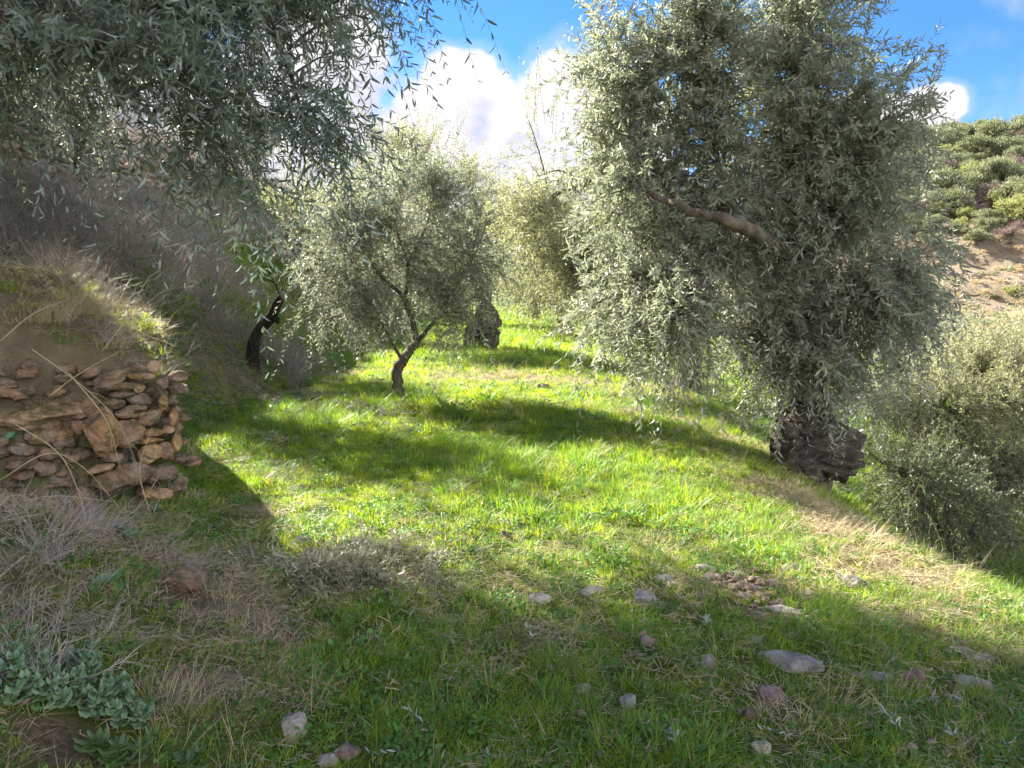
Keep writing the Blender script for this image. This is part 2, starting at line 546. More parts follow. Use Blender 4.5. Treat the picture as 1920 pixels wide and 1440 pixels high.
# ------------------------------------------------------------------ ground sheet
NG = 620
tt = np.linspace(-1, 1, NG)
gx = .9 * np.sinh(7.1 * tt)
gy = 5 + .9 * np.sinh(7.1 * tt)
X, Y = np.meshgrid(gx, gy)
Z = H(X, Y)
V = np.stack([X, Y, Z], -1).reshape(-1, 3)
i = np.arange(NG * NG).reshape(NG, NG)
Fq = np.stack([i[:-1, :-1], i[:-1, 1:], i[1:, 1:], i[1:, :-1]], -1).reshape(-1, 4)
ground = build("ground", V, [Fq], ground_mat(), smooth=True)
tag(ground, kind='structure')
for nm, val in (('dry', dryness(X, Y)), ('soil', soilness(X, Y)),
                ('hill', sm(52, 60, .45 * X + .89 * Y) * sm(.1, .25, X / np.maximum(Y, 1)))):
    at_ = ground.data.attributes.new(nm, 'FLOAT', 'POINT')
    at_.data.foreach_set('value', val.ravel().astype(np.float32))


# ------------------------------------------------------------------ geometry pieces
def norm(a):
    return a / np.maximum(np.linalg.norm(a, axis=-1, keepdims=True), 1e-9)


def tube(pts, rad, sides=8, rough=0.0, seed=0, cap=True, ridge=0.0):
    """one tapered limb"""
    pts = np.asarray(pts, float)
    rad = np.asarray(rad, float)
    n = len(pts)
    tan = norm(np.gradient(pts, axis=0))
    ref = np.array([0.31, .22, .92]) if abs(tan[0][2]) < .8 else np.array([1., .1, 0])
    a1 = norm(np.cross(tan, ref)); a2 = np.cross(tan, a1)
    th = np.linspace(0, 2 * pi, sides, endpoint=False)
    ring = np.cos(th)[None, :, None] * a1[:, None] + np.sin(th)[None, :, None] * a2[:, None]
    r = rad[:, None] * np.ones(sides)[None]
    if rough:
        L = np.concatenate([[0], np.cumsum(np.linalg.norm(np.diff(pts, axis=0), axis=1))])
        r = r * (1 + rough * (2.0 * fb(np.cos(th)[None] * 1.6 + 5 * seed + L[:, None] * .8, np.sin(th)[None] * 1.6 + L[:, None] * 2.2, seed, 3))
                 + rough * .5 * np.sin(th[None] * 4 + L[:, None] * 3 + seed))
    if ridge:
        L = np.linspace(0, 1, n)[:, None]
        r = r * (1 - ridge * np.abs(np.sin(th[None] * 6.5 + 2.2 * fb(L * 2 + 3, th[None] * .8, seed, 2))) ** .5 + ridge * 1.3 * fb(np.cos(th[None]) * 4 + 9 + L * .5, np.sin(th[None]) * 4 + L * .4, seed + 3, 3))
    v = pts[:, None] + ring * r[..., None]
    v = v.reshape(-1, 3)
    k = np.arange(n - 1)[:, None] * sides
    j = np.arange(sides)[None]
    j2 = (j + 1) % sides
    q = np.stack([k + j, k + j2, k + sides + j2, k + sides + j], -1).reshape(-1, 4)
    fs = [q]
    if cap:
        v = np.concatenate([v, pts[:1], pts[-1:]])
        c0, c1 = n * sides, n * sides + 1
        jj = np.arange(sides)
        fs.append(np.stack([np.full(sides, c0), (jj + 1) % sides, jj], -1))
        fs.append(np.stack([np.full(sides, c1), (n - 1) * sides + jj, (n - 1) * sides + (jj + 1) % sides], -1))
    return v, fs


def spline(ctrl, n):
    """Catmull-Rom through control points"""
    c = np.asarray(ctrl, float)
    if len(c) == 2:
        t = np.linspace(0, 1, n)[:, None]
        return c[0] * (1 - t) + c[1] * t
    c = np.concatenate([[2 * c[0] - c[1]], c, [2 * c[-1] - c[-2]]])
    m = len(c) - 3
    out = []
    for t in np.linspace(0, m - 1e-6, n):
        i = int(t); f = t - i
        p0, p1, p2, p3 = c[i:i + 4]
        out.append(.5 * ((2 * p1) + (-p0 + p2) * f + (2 * p0 - 5 * p1 + 4 * p2 - p3) * f * f + (-p0 + 3 * p1 - 3 * p2 + p3) * f ** 3))
    return np.array(out)


def thin_tubes(P, R):
    """many thin 3-sided twigs. P (T,S,3), R (T,S)"""
    T, S, _ = P.shape
    tan = norm(np.gradient(P, axis=1))
    ref = norm(np.array([.3, .5, .2]) + 0 * tan)
    a1 = norm(np.cross(tan, ref)); a2 = np.cross(tan, a1)
    th = np.array([0, 2.094, 4.189])
    ring = np.cos(th)[None, None, :, None] * a1[:, :, None] + np.sin(th)[None, None, :, None] * a2[:, :, None]
    v = P[:, :, None] + ring * R[:, :, None, None]
    base = (np.arange(T)[:, None, None] * S + np.arange(S - 1)[None, :, None]) * 3
    j = np.arange(3)[None, None]; j2 = (j + 1) % 3
    q = np.stack([base + j, base + j2, base + 3 + j2, base + 3 + j], -1).reshape(-1, 4)
    return v.reshape(-1, 3), [q]


def leaf_mesh(P, D, N, L, Wd, detail=1, bend=.12):
    """lanceolate leaves: base P, direction D, normal N, length L, half width Wd"""
    S = norm(np.cross(D, N))
    L = L[:, None]; Wd = Wd[:, None]
    n = len(P)
    if detail == 0:
        v = np.stack([P, P + D * L * .45 + S * Wd, P + D * L - N * L * bend, P + D * L * .45 - S * Wd], 1)
        f = np.arange(n)[:, None] * 4 + np.array([0, 1, 2, 3])
        return v.reshape(-1, 3), [f]
    c1 = P + D * L * .32 + N * L * .03
    c2 = P + D * L * .72 - N * L * bend * .4
    tip = P + D * L - N * L * bend
    fold = N * Wd * .35
    v = np.stack([P, c1 + S * Wd + fold, c1 - S * Wd + fold, c2 + S * Wd * .8 + fold, c2 - S * Wd * .8 + fold, tip], 1)
    b = np.arange(n)[:, None] * 6
    return v.reshape(-1, 3), [b + np.array([0, 1, 2]), b + np.array([1, 3, 4, 2]), b + np.array([3, 5, 4])]


def rand_dirs(n, rng):
    return norm(rng.normal(size=(n, 3)))


def twigs_with_leaves(mb, P0, D0, Lt, droop, rng, leafL=.065, leafW=.0065, nodes=18, detail=1, rad=.0022, leaf_mi=0, twig_mi=1, start=.12, wob=.10):
    """T sprigs: stem plus opposite leaves"""
    T = len(P0)
    S = 5
    s = np.linspace(0, 1, S)[None, :, None]
    side = rand_dirs(T, rng)
    side = norm(side - (side * D0).sum(-1, keepdims=True) * D0)
    wobv = side[:, None] * np.sin(s * 3.0 + rng.random((T, 1, 1)) * 6) * wob
    wobv = wobv - wobv[:, :1]

    def at(t):
        L = Lt[:, None, None]
        wv = side[:, None] * (np.sin(t * 3.0 + ph) - np.sin(ph)) * wob
        return P0[:, None] + L * (D0[:, None] * t + wv + np.array([0, 0, -1.0]) * droop[:, None, None] * t ** 2 * .75)
    ph = rng.random((T, 1, 1)) * 6
    P = at(s)
    R = (rad * np.linspace(1, .35, S))[None] * np.ones((T, 1)) * (0.7 + .6 * rng.random((T, 1)))
    v, f = thin_tubes(P, R)
    mb.add(v, f, twig_mi)
    t = np.linspace(start, 1.0, nodes)[None, :, None] + rng.normal(size=(T, nodes, 1)) * .008
    Q = at(t)
    tan = norm(at(t + .03) - Q)
    a = rand_dirs(T, rng)[:, None] + 0 * tan
    a1 = norm(np.cross(tan, a)); a2 = np.cross(tan, a1)
    odd = (np.arange(nodes) % 2)[None, :, None]
    base = a1 * odd + a2 * (1 - odd)
    for sg in (1, -1):
        n = T * nodes
        spread = .55 + .5 * rng.random((T, nodes, 1))
        d = norm(tan * .8 + base * sg * spread + rng.normal(size=(T, nodes, 3)) * .22 + np.array([0, 0, -.12]))
        nn = norm(np.cross(np.cross(d, tan), d) + rng.normal(size=(T, nodes, 3)) * .45 + 1e-4)
        nn = norm(nn - (nn * d).sum(-1, keepdims=True) * d)
        size = (.65 + .55 * rng.random((T, nodes))) * np.where(t[..., 0] > .93, .7, 1.0)
        keep = (rng.random((T, nodes)) > .10).ravel()
        v, f = leaf_mesh(Q.reshape(-1, 3)[keep], d.reshape(-1, 3)[keep], nn.reshape(-1, 3)[keep], (leafL * size).ravel()[keep],
                         (leafW * (.8 + .4 * rng.random(n)) * size.ravel())[keep], detail, .10 + .1 * rng.random())
        mb.add(v, f, leaf_mi)


def Ell(u, v, Yd, ru, rv, rd, wt=1.0):
    c = W(u, v, Yd)
    return (c, np.array([ru / F * Yd, rd, rv / F * Yd]), wt)


def olive(name, label, base, limbs, ells, ntwig, cat='olive tree', group=None, leaf=OLIVE, bark=BARK, leafL=.065, leafW=.0065, detail=1, nodes=16,
          tl=(.35, .75), seed=1, nbr=None, droop_hi=.15, droop_lo=.9, up=.5, sides=12, rough=.10, twrad=.0022, shoots=0, trunk_extra=None, shell=.42, clump=.16, nshell=None):
    """limbs: list of (control points, r0, r1); ells: crown volumes. Branchlets run from the limbs to points in the volumes, sprigs sit on them."""
    rng = np.random.default_rng(seed)
    base = np.asarray(base, float)
    root = empty(name, base)
    tag(root, label, cat, group)
    tb = MB()
    samples = []
    for k, (ctrl, r0, r1) in enumerate(limbs):
        n = 8 + 4 * len(ctrl)
        p = spline(ctrl, n)
        jit = rng.normal(size=p.shape) * r0 * .10
        jit[0] = 0
        p = p + jit
        v, f = tube(p, np.linspace(r0, r1, n) + 0.0, sides if r0 > .03 else 6, rough, seed + k)
        tb.add(v, f)
        samples.append(p[max(1, n // 4):] if k == 0 else p)
    if trunk_extra: trunk_extra(tb, rng)
    S = np.concatenate(samples)
    # crown targets
    wts = np.array([e[2] * (e[1][0] * e[1][1] * e[1][2]) ** .8 for e in ells]); wts /= wts.sum()
    nb = nbr or max(40, ntwig // 9)
    which = rng.choice(len(ells), nb, p=wts)
    d = rand_dirs(nb, rng)
    rr = rng.random(nb) ** shell
    C = np.array([e[0] for e in ells])[which]; Rr = np.array([e[1] for e in ells])[which]
    T = C + d * rr[:, None] * Rr
    # branchlets
    dist = np.linalg.norm(S[None] - T[:, None], axis=-1) + np.maximum(0, S[None, :, 2] - T[:, None, 2]) * .4
    O = S[np.argmin(dist, 1)]
    ss = np.linspace(0, 1, 7)[None, :, None]
    mid = (O + T) / 2 + rng.normal(size=T.shape) * .10 * np.linalg.norm(T - O, axis=1)[:, None] + np.array([0, 0, .14]) * np.linalg.norm(T - O, axis=1)[:, None]
    P = O[:, None] * (1 - ss) ** 2 + mid[:, None] * 2 * ss * (1 - ss) + T[:, None] * ss ** 2
    ln = np.linalg.norm(T - O, axis=1)
    r0 = np.clip(.006 + .006 * ln, .005, .02)
    v, f = thin_tubes(P, r0[:, None] * np.linspace(1, .3, 7)[None])
    tb.add(v, f)
    tr = tb.build('trunk', bark, None, smooth=True, loc=base)
    tr.parent = root; tr.location = (0, 0, 0)
    # sprigs
    cb = MB()
    bi = rng.integers(0, nb, ntwig)
    t = (1 - rng.random(ntwig) ** 1.3 * .75)[:, None]
    Q = O[bi] * (1 - t) ** 2 + mid[bi] * 2 * t * (1 - t) + T[bi] * t ** 2
    Q = Q + rng.normal(size=Q.shape) * clump * .35
    cen = C[bi]
    outd = norm(Q - cen)
    zmin = min(e[0][2] - e[1][2] for e in ells); zmax = max(e[0][2] + e[1][2] for e in ells)
    hz = np.clip((Q[:, 2] - zmin) / (zmax - zmin), 0, 1)
    D = norm(outd * .75 + rand_dirs(ntwig, rng) * .6 + np.array([0, 0, 1.0]) * (up * (hz * 1.8 - .45))[:, None])
    dr = (droop_lo * (1 - hz) + droop_hi * hz) * (.5 + rng.random(ntwig))
    Lt = tl[0] + (tl[1] - tl[0]) * rng.random(ntwig)
    twigs_with_leaves(cb, Q, D, Lt, dr, rng, leafL, leafW, nodes, detail, twrad)
    if shoots:
        e = [ells[k] for k in rng.integers(0, len(ells), shoots)]
        c = np.array([a[0] for a in e]); r = np.array([a[1] for a in e])
        dd = rand_dirs(shoots, rng); dd[:, 2] = np.abs(dd[:, 2]) + .5; dd = norm(dd)
        Q = c + dd * r * .85
        D = norm(dd * .4 + np.array([0, 0, 1.0]) + rng.normal(size=dd.shape) * .15)
        twigs_with_leaves(cb, Q, D, tl[1] * (1.0 + .7 * rng.random(shoots)), np.full(shoots, .05), rng, leafL, leafW, int(nodes * 1.5), detail, twrad * 1.3)
    cr = cb.build('crown', [leaf, TWIG], None, loc=base)
    cr.parent = root; cr.location = (0, 0, 0)
    return root


def on(x, y, dz=0.0):
    return np.array([x, y, float(H(x, y)) + dz])


# ------------------------------------------------------------------ the olive trees
# big olive on the right edge of the terrace, with its old cut stump beside it
B6 = on(3.02, 7.75, -.25)
f6 = W(1483, 490, 7.75)


def old_stump(tb, rng):
    pass


olive('olive_tree', 'large silvery olive tree with hanging sprigs on the grassy edge beside a leaning old stump', B6,
      [([B6, W(1522, 800, 7.75), W(1512, 720, 7.75), W(1498, 600, 7.75), f6], .27, .09),
       ([f6, W(1440, 452, 7.2), W(1372, 415, 6.7), W(1290, 395, 6.9), W(1200, 350, 7.4)], .085, .02),
       ([f6, W(1500, 400, 7.7), W(1480, 250, 7.9), W(1500, 60, 7.9), W(1530, -150, 7.9)], .07, .015),
       ([f6, W(1560, 430, 7.7), W(1610, 350, 7.5), W(1640, 250, 7.4)], .05, .012),
       ([W(1372, 418, 7.5), W(1340, 280, 7.6), W(1320, 100, 7.7)], .045, .01),
       ([W(1372, 418, 7.5), W(1330, 500, 7.0), W(1280, 600, 6.7)], .03, .01),
       ([W(1500, 620, 7.75), W(1580, 560, 7.5), W(1660, 560, 7.4)], .03, .01),
       ([W(1290, 400, 7.4), W(1200, 280, 7.8), W(1150, 120, 7.9)], .03, .008)],
      [Ell(1400, 250, 8.0, 220, 180, 1.15), Ell(1590, 280, 7.9, 130, 160, .9), Ell(1290, 500, 7.8, 190, 150, .8), Ell(1590, 500, 7.8, 140, 180, .8),
       Ell(1230, 330, 8.0, 120, 160, .7), Ell(1545, 50, 7.9, 90, 130, .8), Ell(1330, 90, 7.9, 100, 100, .8), Ell(1230, 600, 7.4, 110, 90, .5), Ell(1250, 170, 8, 90, 120, .7),
       Ell(1400, 650, 7.4, 100, 70, .5), Ell(1150, 120, 7.9, 55, 120, .5, 1.2), Ell(1180, 480, 7.9, 90, 90, .6), Ell(1680, 440, 7.5, 60, 110, .5), Ell(1440, 20, 7.9, 70, 90, .6), Ell(1600, 660, 7.8, 80, 60, .5), Ell(1500, 610, 7.1, 80, 90, .35, 1.6), Ell(1500, 700, 7.15, 60, 50, .3, 1.4), Ell(1150, 600, 7.9, 80, 80, .6), Ell(1400, 560, 7.9, 110, 120, .6, 1.3), Ell(1440, 330, 8.1, 120, 120, .7, 1.2), Ell(1110, 330, 8.2, 60, 90, .6, .7), Ell(1620, 560, 7.3, 100, 110, .6), Ell(1670, 300, 7.9, 60, 80, .6, .8)],
      5400, leafL=.088, leafW=.0088, seed=6, nodes=15, tl=(.3, .62), shoots=110, up=.55, droop_lo=1.1, clump=.2, group=None)

# olive leaning in from the upper left, its trunk up on the bank outside the picture
B1 = on(-5.2, 4.6, -.1)
olive('overhanging_olive_tree', 'dark overhanging olive tree drooping in from the upper left over the bank', B1,
      [([B1, B1 + [.1, .1, 1.0], B1 + [.4, .3, 2.0]], .22, .13),
       ([B1 + [.4, .3, 2.0], W(120, 60, 5.2), W(250, 25, 5.4), W(420, -60, 5.5), W(620, -120, 5.6)], .10, .02),
       ([B1 + [.4, .3, 2.0], W(150, -200, 5.0), W(420, -360, 5.2), W(700, -420, 5.4)], .09, .02),
       ([B1 + [.4, .3, 2.0], W(60, -60, 6.2), W(260, -140, 7.0)], .07, .02),
       ([W(420, -60, 5.5), W(520, 80, 5.6), W(580, 260, 5.7)], .03, .008),
       ([W(250, 25, 5.4), W(360, 160, 5.4), W(430, 300, 5.5)], .03, .008)],
      [Ell(90, 50, 5.0, 190, 130, .8, 1.1), Ell(500, 60, 5.5, 180, 140, .9, .9), Ell(470, 240, 5.5, 120, 110, .5, .9), Ell(530, 290, 5.7, 70, 70, .4, .9), Ell(630, 50, 5.8, 85, 80, .6),
       Ell(80, 140, 4.9, 150, 70, .6, 1.0), Ell(180, 200, 5.2, 70, 60, .4, .8), Ell(300, 260, 5.6, 110, 70, .5, .8), Ell(400, 320, 5.5, 80, 60, .4, .8), Ell(570, 200, 5.7, 90, 80, .5, .8), Ell(400, -200, 5.6, 420, 180, 1.3, 1.0), Ell(300, -420, 6.0, 520, 160, 1.8, .9), Ell(20, -300, 4.4, 300, 250, 1.2, .6),
       Ell(680, -250, 5.6, 160, 120, .8), (np.array([-4.6, 7.6, 5.0]), np.array([1.9, 1.3, 1.0]), 2.4), (np.array([-2.4, 7.3, 5.1]), np.array([1.4, 1.1, .8]), 3.0), (np.array([-6.6, 7.2, 4.3]), np.array([1.5, 1.5, 1.2]), 1.8), (np.array([-4.9, 6.2, 3.9]), np.array([.9, .9, .7]), 1.5), (np.array([-5.7, 7.0, 3.5]), np.array([1.1, 1.0, .7]), 1.5)],  # volumes above and left of frame added to shade the foreground
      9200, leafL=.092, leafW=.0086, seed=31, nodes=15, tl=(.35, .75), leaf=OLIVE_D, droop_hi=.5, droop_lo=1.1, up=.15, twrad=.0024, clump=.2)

# olive added further up the bank, rooted out of frame, for deeper foreground shade
B1b = on(-7.0, 8.3, -.1)
olive('overhanging_olive_tree', 'second dark olive crown added for shade at the top left, behind the drooping one', B1b,
      [([B1b, B1b + [.1, .05, 1.0], B1b + [.4, .1, 2.0]], .2, .12), ([B1b + [.4, .1, 2.0], B1b + [1.5, .3, 3.0], B1b + [3.0, .3, 3.6]], .09, .02),
       ([B1b + [.4, .1, 2.0], B1b + [.8, -.4, 3.4]], .08, .02)],
      [(np.array([-4.8, 8.6, 5.3]), np.array([1.9, 1.2, 1.2]), 1.2), (np.array([-3.0, 8.3, 5.6]), np.array([1.5, 1.0, .9]), 1.2), (np.array([-6.6, 8.3, 4.6]), np.array([1.3, 1.2, 1.1]), 1), (np.array([-2.2, 7.9, 5.9]), np.array([1.0, .8, .5]), 1.2)],
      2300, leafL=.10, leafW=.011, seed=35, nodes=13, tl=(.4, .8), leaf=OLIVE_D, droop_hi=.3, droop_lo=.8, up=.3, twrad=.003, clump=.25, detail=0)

# young olive in the middle
B2 = on(-1.64, 11.2, -.05)
k2 = W(782, 640, 11.2)
olive('young_olive_tree', 'small young olive tree with a forked grey trunk standing alone on the grass', B2,
      [([B2, W(744, 700, 11.2), W(757, 672, 11.2), k2], .085, .058),
       ([k2, W(772, 600, 11.2), W(760, 560, 11.2), W(765, 500, 11.2), W(740, 420, 11.2)], .05, .012),
       ([k2, W(805, 615, 11.1), W(840, 560, 11.1), W(880, 500, 11.0)], .04, .01),
       ([W(752, 672, 11.2), W(728, 630, 11.1), W(705, 590, 11.1), W(660, 520, 11.0)], .028, .008),
       ([W(760, 560, 11.2), W(700, 500, 11.1), W(690, 440, 11.1)], .03, .008), ([W(765, 500, 11.2), W(800, 420, 11.3), W(810, 350, 11.3)], .03, .008)],
      [Ell(740, 440, 11.2, 150, 95, 1.0), Ell(640, 490, 11.0, 115, 95, .9), Ell(880, 480, 11.2, 85, 95, .8), Ell(640, 400, 11.3, 70, 60, .7, .7), Ell(770, 360, 11.4, 100, 60, .8), Ell(760, 540, 11.2, 110, 50, .9),
       Ell(600, 585, 10.9, 60, 45, .5, .8), Ell(890, 595, 11.1, 55, 35, .5, .8)],
      2500, leafL=.066, leafW=.0072, seed=12, nodes=13, tl=(.25, .55), twrad=.0022, droop_lo=1.0, shoots=40, clump=.2)

# old olive behind it
B3 = on(-.78, 20.5, -.05)
k3 = W(912, 575, 20.5)
olive('gnarled_olive_tree', 'tall olive tree with a thick gnarled trunk behind the small forked one', B3,
      [([B3, W(915, 620, 20.5), W(918, 600, 20.5), k3], .42, .20), ([B3 + [-.3, 0, .05], W(888, 628, 20.4), W(897, 600, 20.4), k3], .26, .15),
       ([k3, W(880, 500, 20.5), W(800, 400, 20.5), W(770, 300, 20.5)], .15, .03),
       ([k3, W(915, 520, 20.5), W(900, 420, 20.5), W(880, 340, 20.5)], .14, .03), ([W(880, 500, 20.5), W(760, 450, 20), W(680, 380, 20)], .09, .02)],
      [Ell(760, 370, 20.5, 130, 100, 1.9), Ell(850, 450, 20.3, 80, 110, 1.6), Ell(800, 310, 21, 70, 50, 1.2), Ell(700, 300, 20.5, 60, 55, 1.2), Ell(650, 420, 20, 70, 80, 1.2),
       Ell(890, 380, 20.6, 50, 60, 1.0)],
      2100, leaf=OLIVE_P, leafL=.10, leafW=.012, detail=0, seed=14, nodes=11, tl=(.5, 1.0), twrad=.004, shoots=16, clump=.35)

# olive behind the big right tree
B5 = on(3.2, 13.6, -.1)
k5 = W(1292, 600, 13.6)
olive('spreading_olive_tree', 'pale spreading olive tree with a bare curved branch reaching left, behind the large right one', B5,
      [([B5, W(1290, 680, 13.6), W(1295, 640, 13.6), k5], .24, .14),
       ([k5, W(1260, 500, 13.4), W(1210, 420, 13.2), W(1150, 343, 13.0), W(1090, 345, 13.0), W(1030, 372, 13.0), W(1000, 385, 13)], .10, .022),
       ([W(1160, 352, 13.0), W(1130, 290, 13.0), W(1128, 200, 13.0), W(1135, 120, 13)], .035, .008), ([W(1090, 345, 13), W(1050, 320, 13), W(1010, 330, 13)], .02, .006),
       ([W(1030, 372, 13.0), W(1015, 300, 13), W(990, 220, 13)], .018, .005),
       ([W(1260, 500, 13.4), W(1180, 520, 13), W(1100, 500, 12.8)], .05, .015)],
      [Ell(1130, 430, 13.0, 130, 100, 1.2), Ell(1020, 440, 12.9, 95, 75, .9, 1.2), Ell(1060, 540, 12.8, 80, 40, .8), Ell(1270, 520, 13.2, 110, 110, 1.2), Ell(1150, 250, 13.3, 70, 110, .7, .55), Ell(1010, 290, 13, 45, 70, .5, .35),
       Ell(1160, 570, 12.9, 90, 60, .9), Ell(1340, 620, 13.2, 80, 60, .8), Ell(1020, 500, 12.9, 60, 40, .6)],
      3300, leaf=OLIVE_P, leafL=.075, leafW=.0085, seed=17, nodes=13, tl=(.35, .75), twrad=.003, shoots=90, clump=.25, detail=0)

# the rows behind
rows = [
    ('olive tree far down the grass strip with its crown hanging over the striped shade', (1062, 603, 27), [(1010, 470, 110, 90), (1080, 440, 110, 80), (980, 530, 80, 40)], 41),
    ('distant olive tree closing the end of the grass strip between two nearer crowns', (1000, 592, 38), [(1000, 520, 70, 50), (960, 470, 60, 60)], 42),
    ('distant olive tree behind the gnarled trunk, far along the terrace', (860, 605, 33), [(890, 490, 90, 80), (930, 420, 80, 70)], 43),
    ('olive tree at the foot of the bank beyond the dead charred stem', (640, 640, 24), [(620, 470, 90, 90), (560, 420, 80, 70)], 44),
    ('distant olive tree right of the grass strip, half hidden by the spreading one', (1160, 625, 21), [(1150, 520, 90, 70), (1200, 450, 100, 70)], 45),
]
for lab, (u, v, Yd), es, sd in rows:
    c = W(u, v, Yd)
    b = on(c[0], Yd, -.1)
    top = W(es[0][0], es[0][1], Yd)
    t2 = W(es[-1][0], es[-1][1], Yd)
    k = b + (top - b) * .35 + np.array([.1, 0, 0])
    olive('olive_tree', lab, b, [([b, b + (k - b) * .5 + [.08, 0, 0], k], .26, .16), ([k, (k + top) / 2 + [.2, 0, 0], top], .13, .03), ([k, (k + t2) / 2, t2], .11, .03)],
          [Ell(a, q, Yd, ru, rv, ru / F * Yd * .9) for (a, q, ru, rv) in es], 1100, leaf=OLIVE_P, leafL=.15, leafW=.02, detail=0, seed=sd, nodes=9, tl=(.5, 1.1), twrad=.006,
          shoots=30, clump=.4, group='olive trees along the terrace')

# lower terrace on the right
low = [
    ('large pale olive crown rising from the lower terrace at the right edge', (7.3, 11.3), 1.9, [(1850, 760, 10.9, 190, 150, 1.6), (1900, 900, 10.4, 120, 110, 1.0), (1740, 880, 10.6, 90, 90, .8), (1840, 700, 11.2, 110, 50, 1.0), (1760, 790, 10.8, 110, 110, 1.1), (1960, 700, 11, 90, 120, 1.2)], OLIVE_P, 4200, .058, .0082, 51),
    ('darker olive tree on the lower terrace between the old stump and the pale crown', (9.2, 17.0), 1.6, [(1700, 690, 16, 100, 60, 1.4), (1640, 740, 15.5, 70, 60, 1.2), (1760, 640, 17, 90, 50, 1.4)], OLIVE, 1300, .075, .010, 52),
    ('low dark olive sucker bush just below the grassy edge right of the old stump', (4.95, 8.2), .3, [(1690, 890, 8.1, 60, 55, .4), (1760, 930, 8.1, 70, 50, .4), (1840, 960, 8.0, 60, 40, .35)], OLIVE_G, 620, .055, .0075, 53),
    ('olive tree beyond the lower terrace showing over the pale crown', (15.0, 26.0), 1.9, [(1840, 650, 26, 110, 30, 1.9), (1730, 655, 26, 80, 30, 1.6)], OLIVE_P, 800, .13, .018, 54),
]
for lab, (bx, by), hh, es, mt, nt, ll, lw, sd in low:
    b = on(bx, by, -.05)
    els = [Ell(*e) for e in es]
    k = b + np.array([0, 0, hh * .45])
    big = hh > 1
    olive('olive_tree' if big else 'olive_bush', lab, b, [([b, k], .2 if big else .04, .12 if big else .03)] + [([k, (k + e[0]) / 2 + [0, 0, .1], e[0]], .08 if big else .02, .02 if big else .008) for e in els],
          els, nt, cat='olive tree' if big else 'bush', leaf=mt, leafL=ll, leafW=lw, detail=0, seed=sd, nodes=12, tl=(.25, .6), twrad=.003, shoots=40 if big else 0, clump=.25)

b = on(-7.1, 12.9, -.1)  # bank olive added and raised to throw broken shade on the grass
olive('olive_tree', 'olive tree added on the bank for its shade, behind the hanging sprigs at the upper left', b,
      [([b, b + [.1, 0, .8], b + [0, 0, 1.4]], .14, .09), ([b + [0, 0, 1.4], b + [.8, -.3, 2.4]], .05, .015), ([b + [0, 0, 1.4], b + [-.7, .2, 2.6]], .05, .015)],
      [(b + [0, 0, 2.4], np.array([1.4, 1.4, .9]), 1), (b + [1.0, -.8, 1.6], np.array([.9, .9, .7]), 1), (b + [-.9, .9, 2.0], np.array([1.0, 1.0, .8]), 1)], 900, leaf=OLIVE, leafL=.09, leafW=.012, detail=0, seed=66, nodes=10, twrad=.003, clump=.4)

# trees on the hillside above the bank, seen between the hanging sprigs
for n_, (bx, by, r, lab) in enumerate([(-13.5, 22, 2.0, 'olive tree on the slope above the bank, seen through the hanging sprigs'),
                                       (-22, 33, 2.6, 'round olive tree high on the slope behind the hanging sprigs at the upper left'),
                                       (-13, 36, 2.4, 'olive tree on the slope further back, just left of the clouds')]):
    b = on(bx, by, -.1)
    k = b + [0, 0, 1.3]
    olive('olive_tree', lab, b, [([b, b + [.1, 0, .6], k], .25, .16), ([k, k + [r * .5, 0, 1.2]], .1, .03), ([k, k + [-r * .5, 0, 1.3]], .1, .03)],
          [(k + [0, 0, 1.3], np.array([r, r, 1.4]), 1), (k + [r * .5, 0, .6], np.array([r * .6, r * .6, 1.0]), 1), (k + [-r * .5, 0, .7], np.array([r * .6, r * .6, 1.0]), 1)],
          900, leaf=OLIVE, leafL=.16, leafW=.02, detail=0, seed=70 + n_, nodes=9, tl=(.5, 1.0), twrad=.006, clump=.4, group='olive trees on the slope above the bank')

# ------------------------------------------------------------------ cut old stump beside the big tree
p0 = W(1480, 845, 7.6); p1 = W(1600, 868, 7.35)
p0[2] = max(p0[2], 0) ; sb = MB()
root = empty('old_tree_stump', on(3.0, 7.55, -.1)); tag(root, 'huge dark weathered stump leaning right over the grassy edge at the big olive tree', 'tree stump')
ax = [W(1490, 835, 7.62), W(1530, 838, 7.55), W(1570, 848, 7.48), W(1606, 862, 7.40)]
v, f = tube(spline(ax, 16), np.interp(np.linspace(0, 1, 16), [0, .3, .7, 1], [.27, .31, .29, .28]), 72, .05, 5, True, .16)
# hollow, ragged cut face at the leaning end
sb.add(v, f)
rr = np.random.default_rng(5)
for kk in range(5):
    a = rr.random() * 2 * pi
    c = W(1606, 862, 7.4) + np.array([0.0, cos(a) * .14, sin(a) * .14])
    v, f = tube([c - [.14, 0, 0], c + [.005 + .02 * rr.random(), 0, -.005]], [.05, .03], 7, .3, kk)
    sb.add(v, f)
o = sb.build('stump_wood', BARK_OLD, smooth=True, loc=root.location); o.parent = root; o.location = (0, 0, 0)
kb = MB()
for kk in range(9):
    c = W(1475 + rr.random() * 45, 775 + rr.random() * 110, 7.5 - .2 * rr.random())
    v, f = tube([c - [0, -.2, 0], c - [0, .02, 0], c - [0, .06, 0]], [.10, .085, .02], 9, .3, kk + 20)
    kb.add(v, f)
v, f = tube(spline([W(1500, 900, 7.6), W(1497, 840, 7.6), W(1515, 780, 7.7), W(1520, 740, 7.75)], 14), np.linspace(.34, .20, 14), 40, .14, 9, True, .18)
kb.add(v, f)
o = kb.build('root_burl', BARK_OLD, smooth=True, loc=root.location); o.parent = root; o.location = (0, 0, 0)

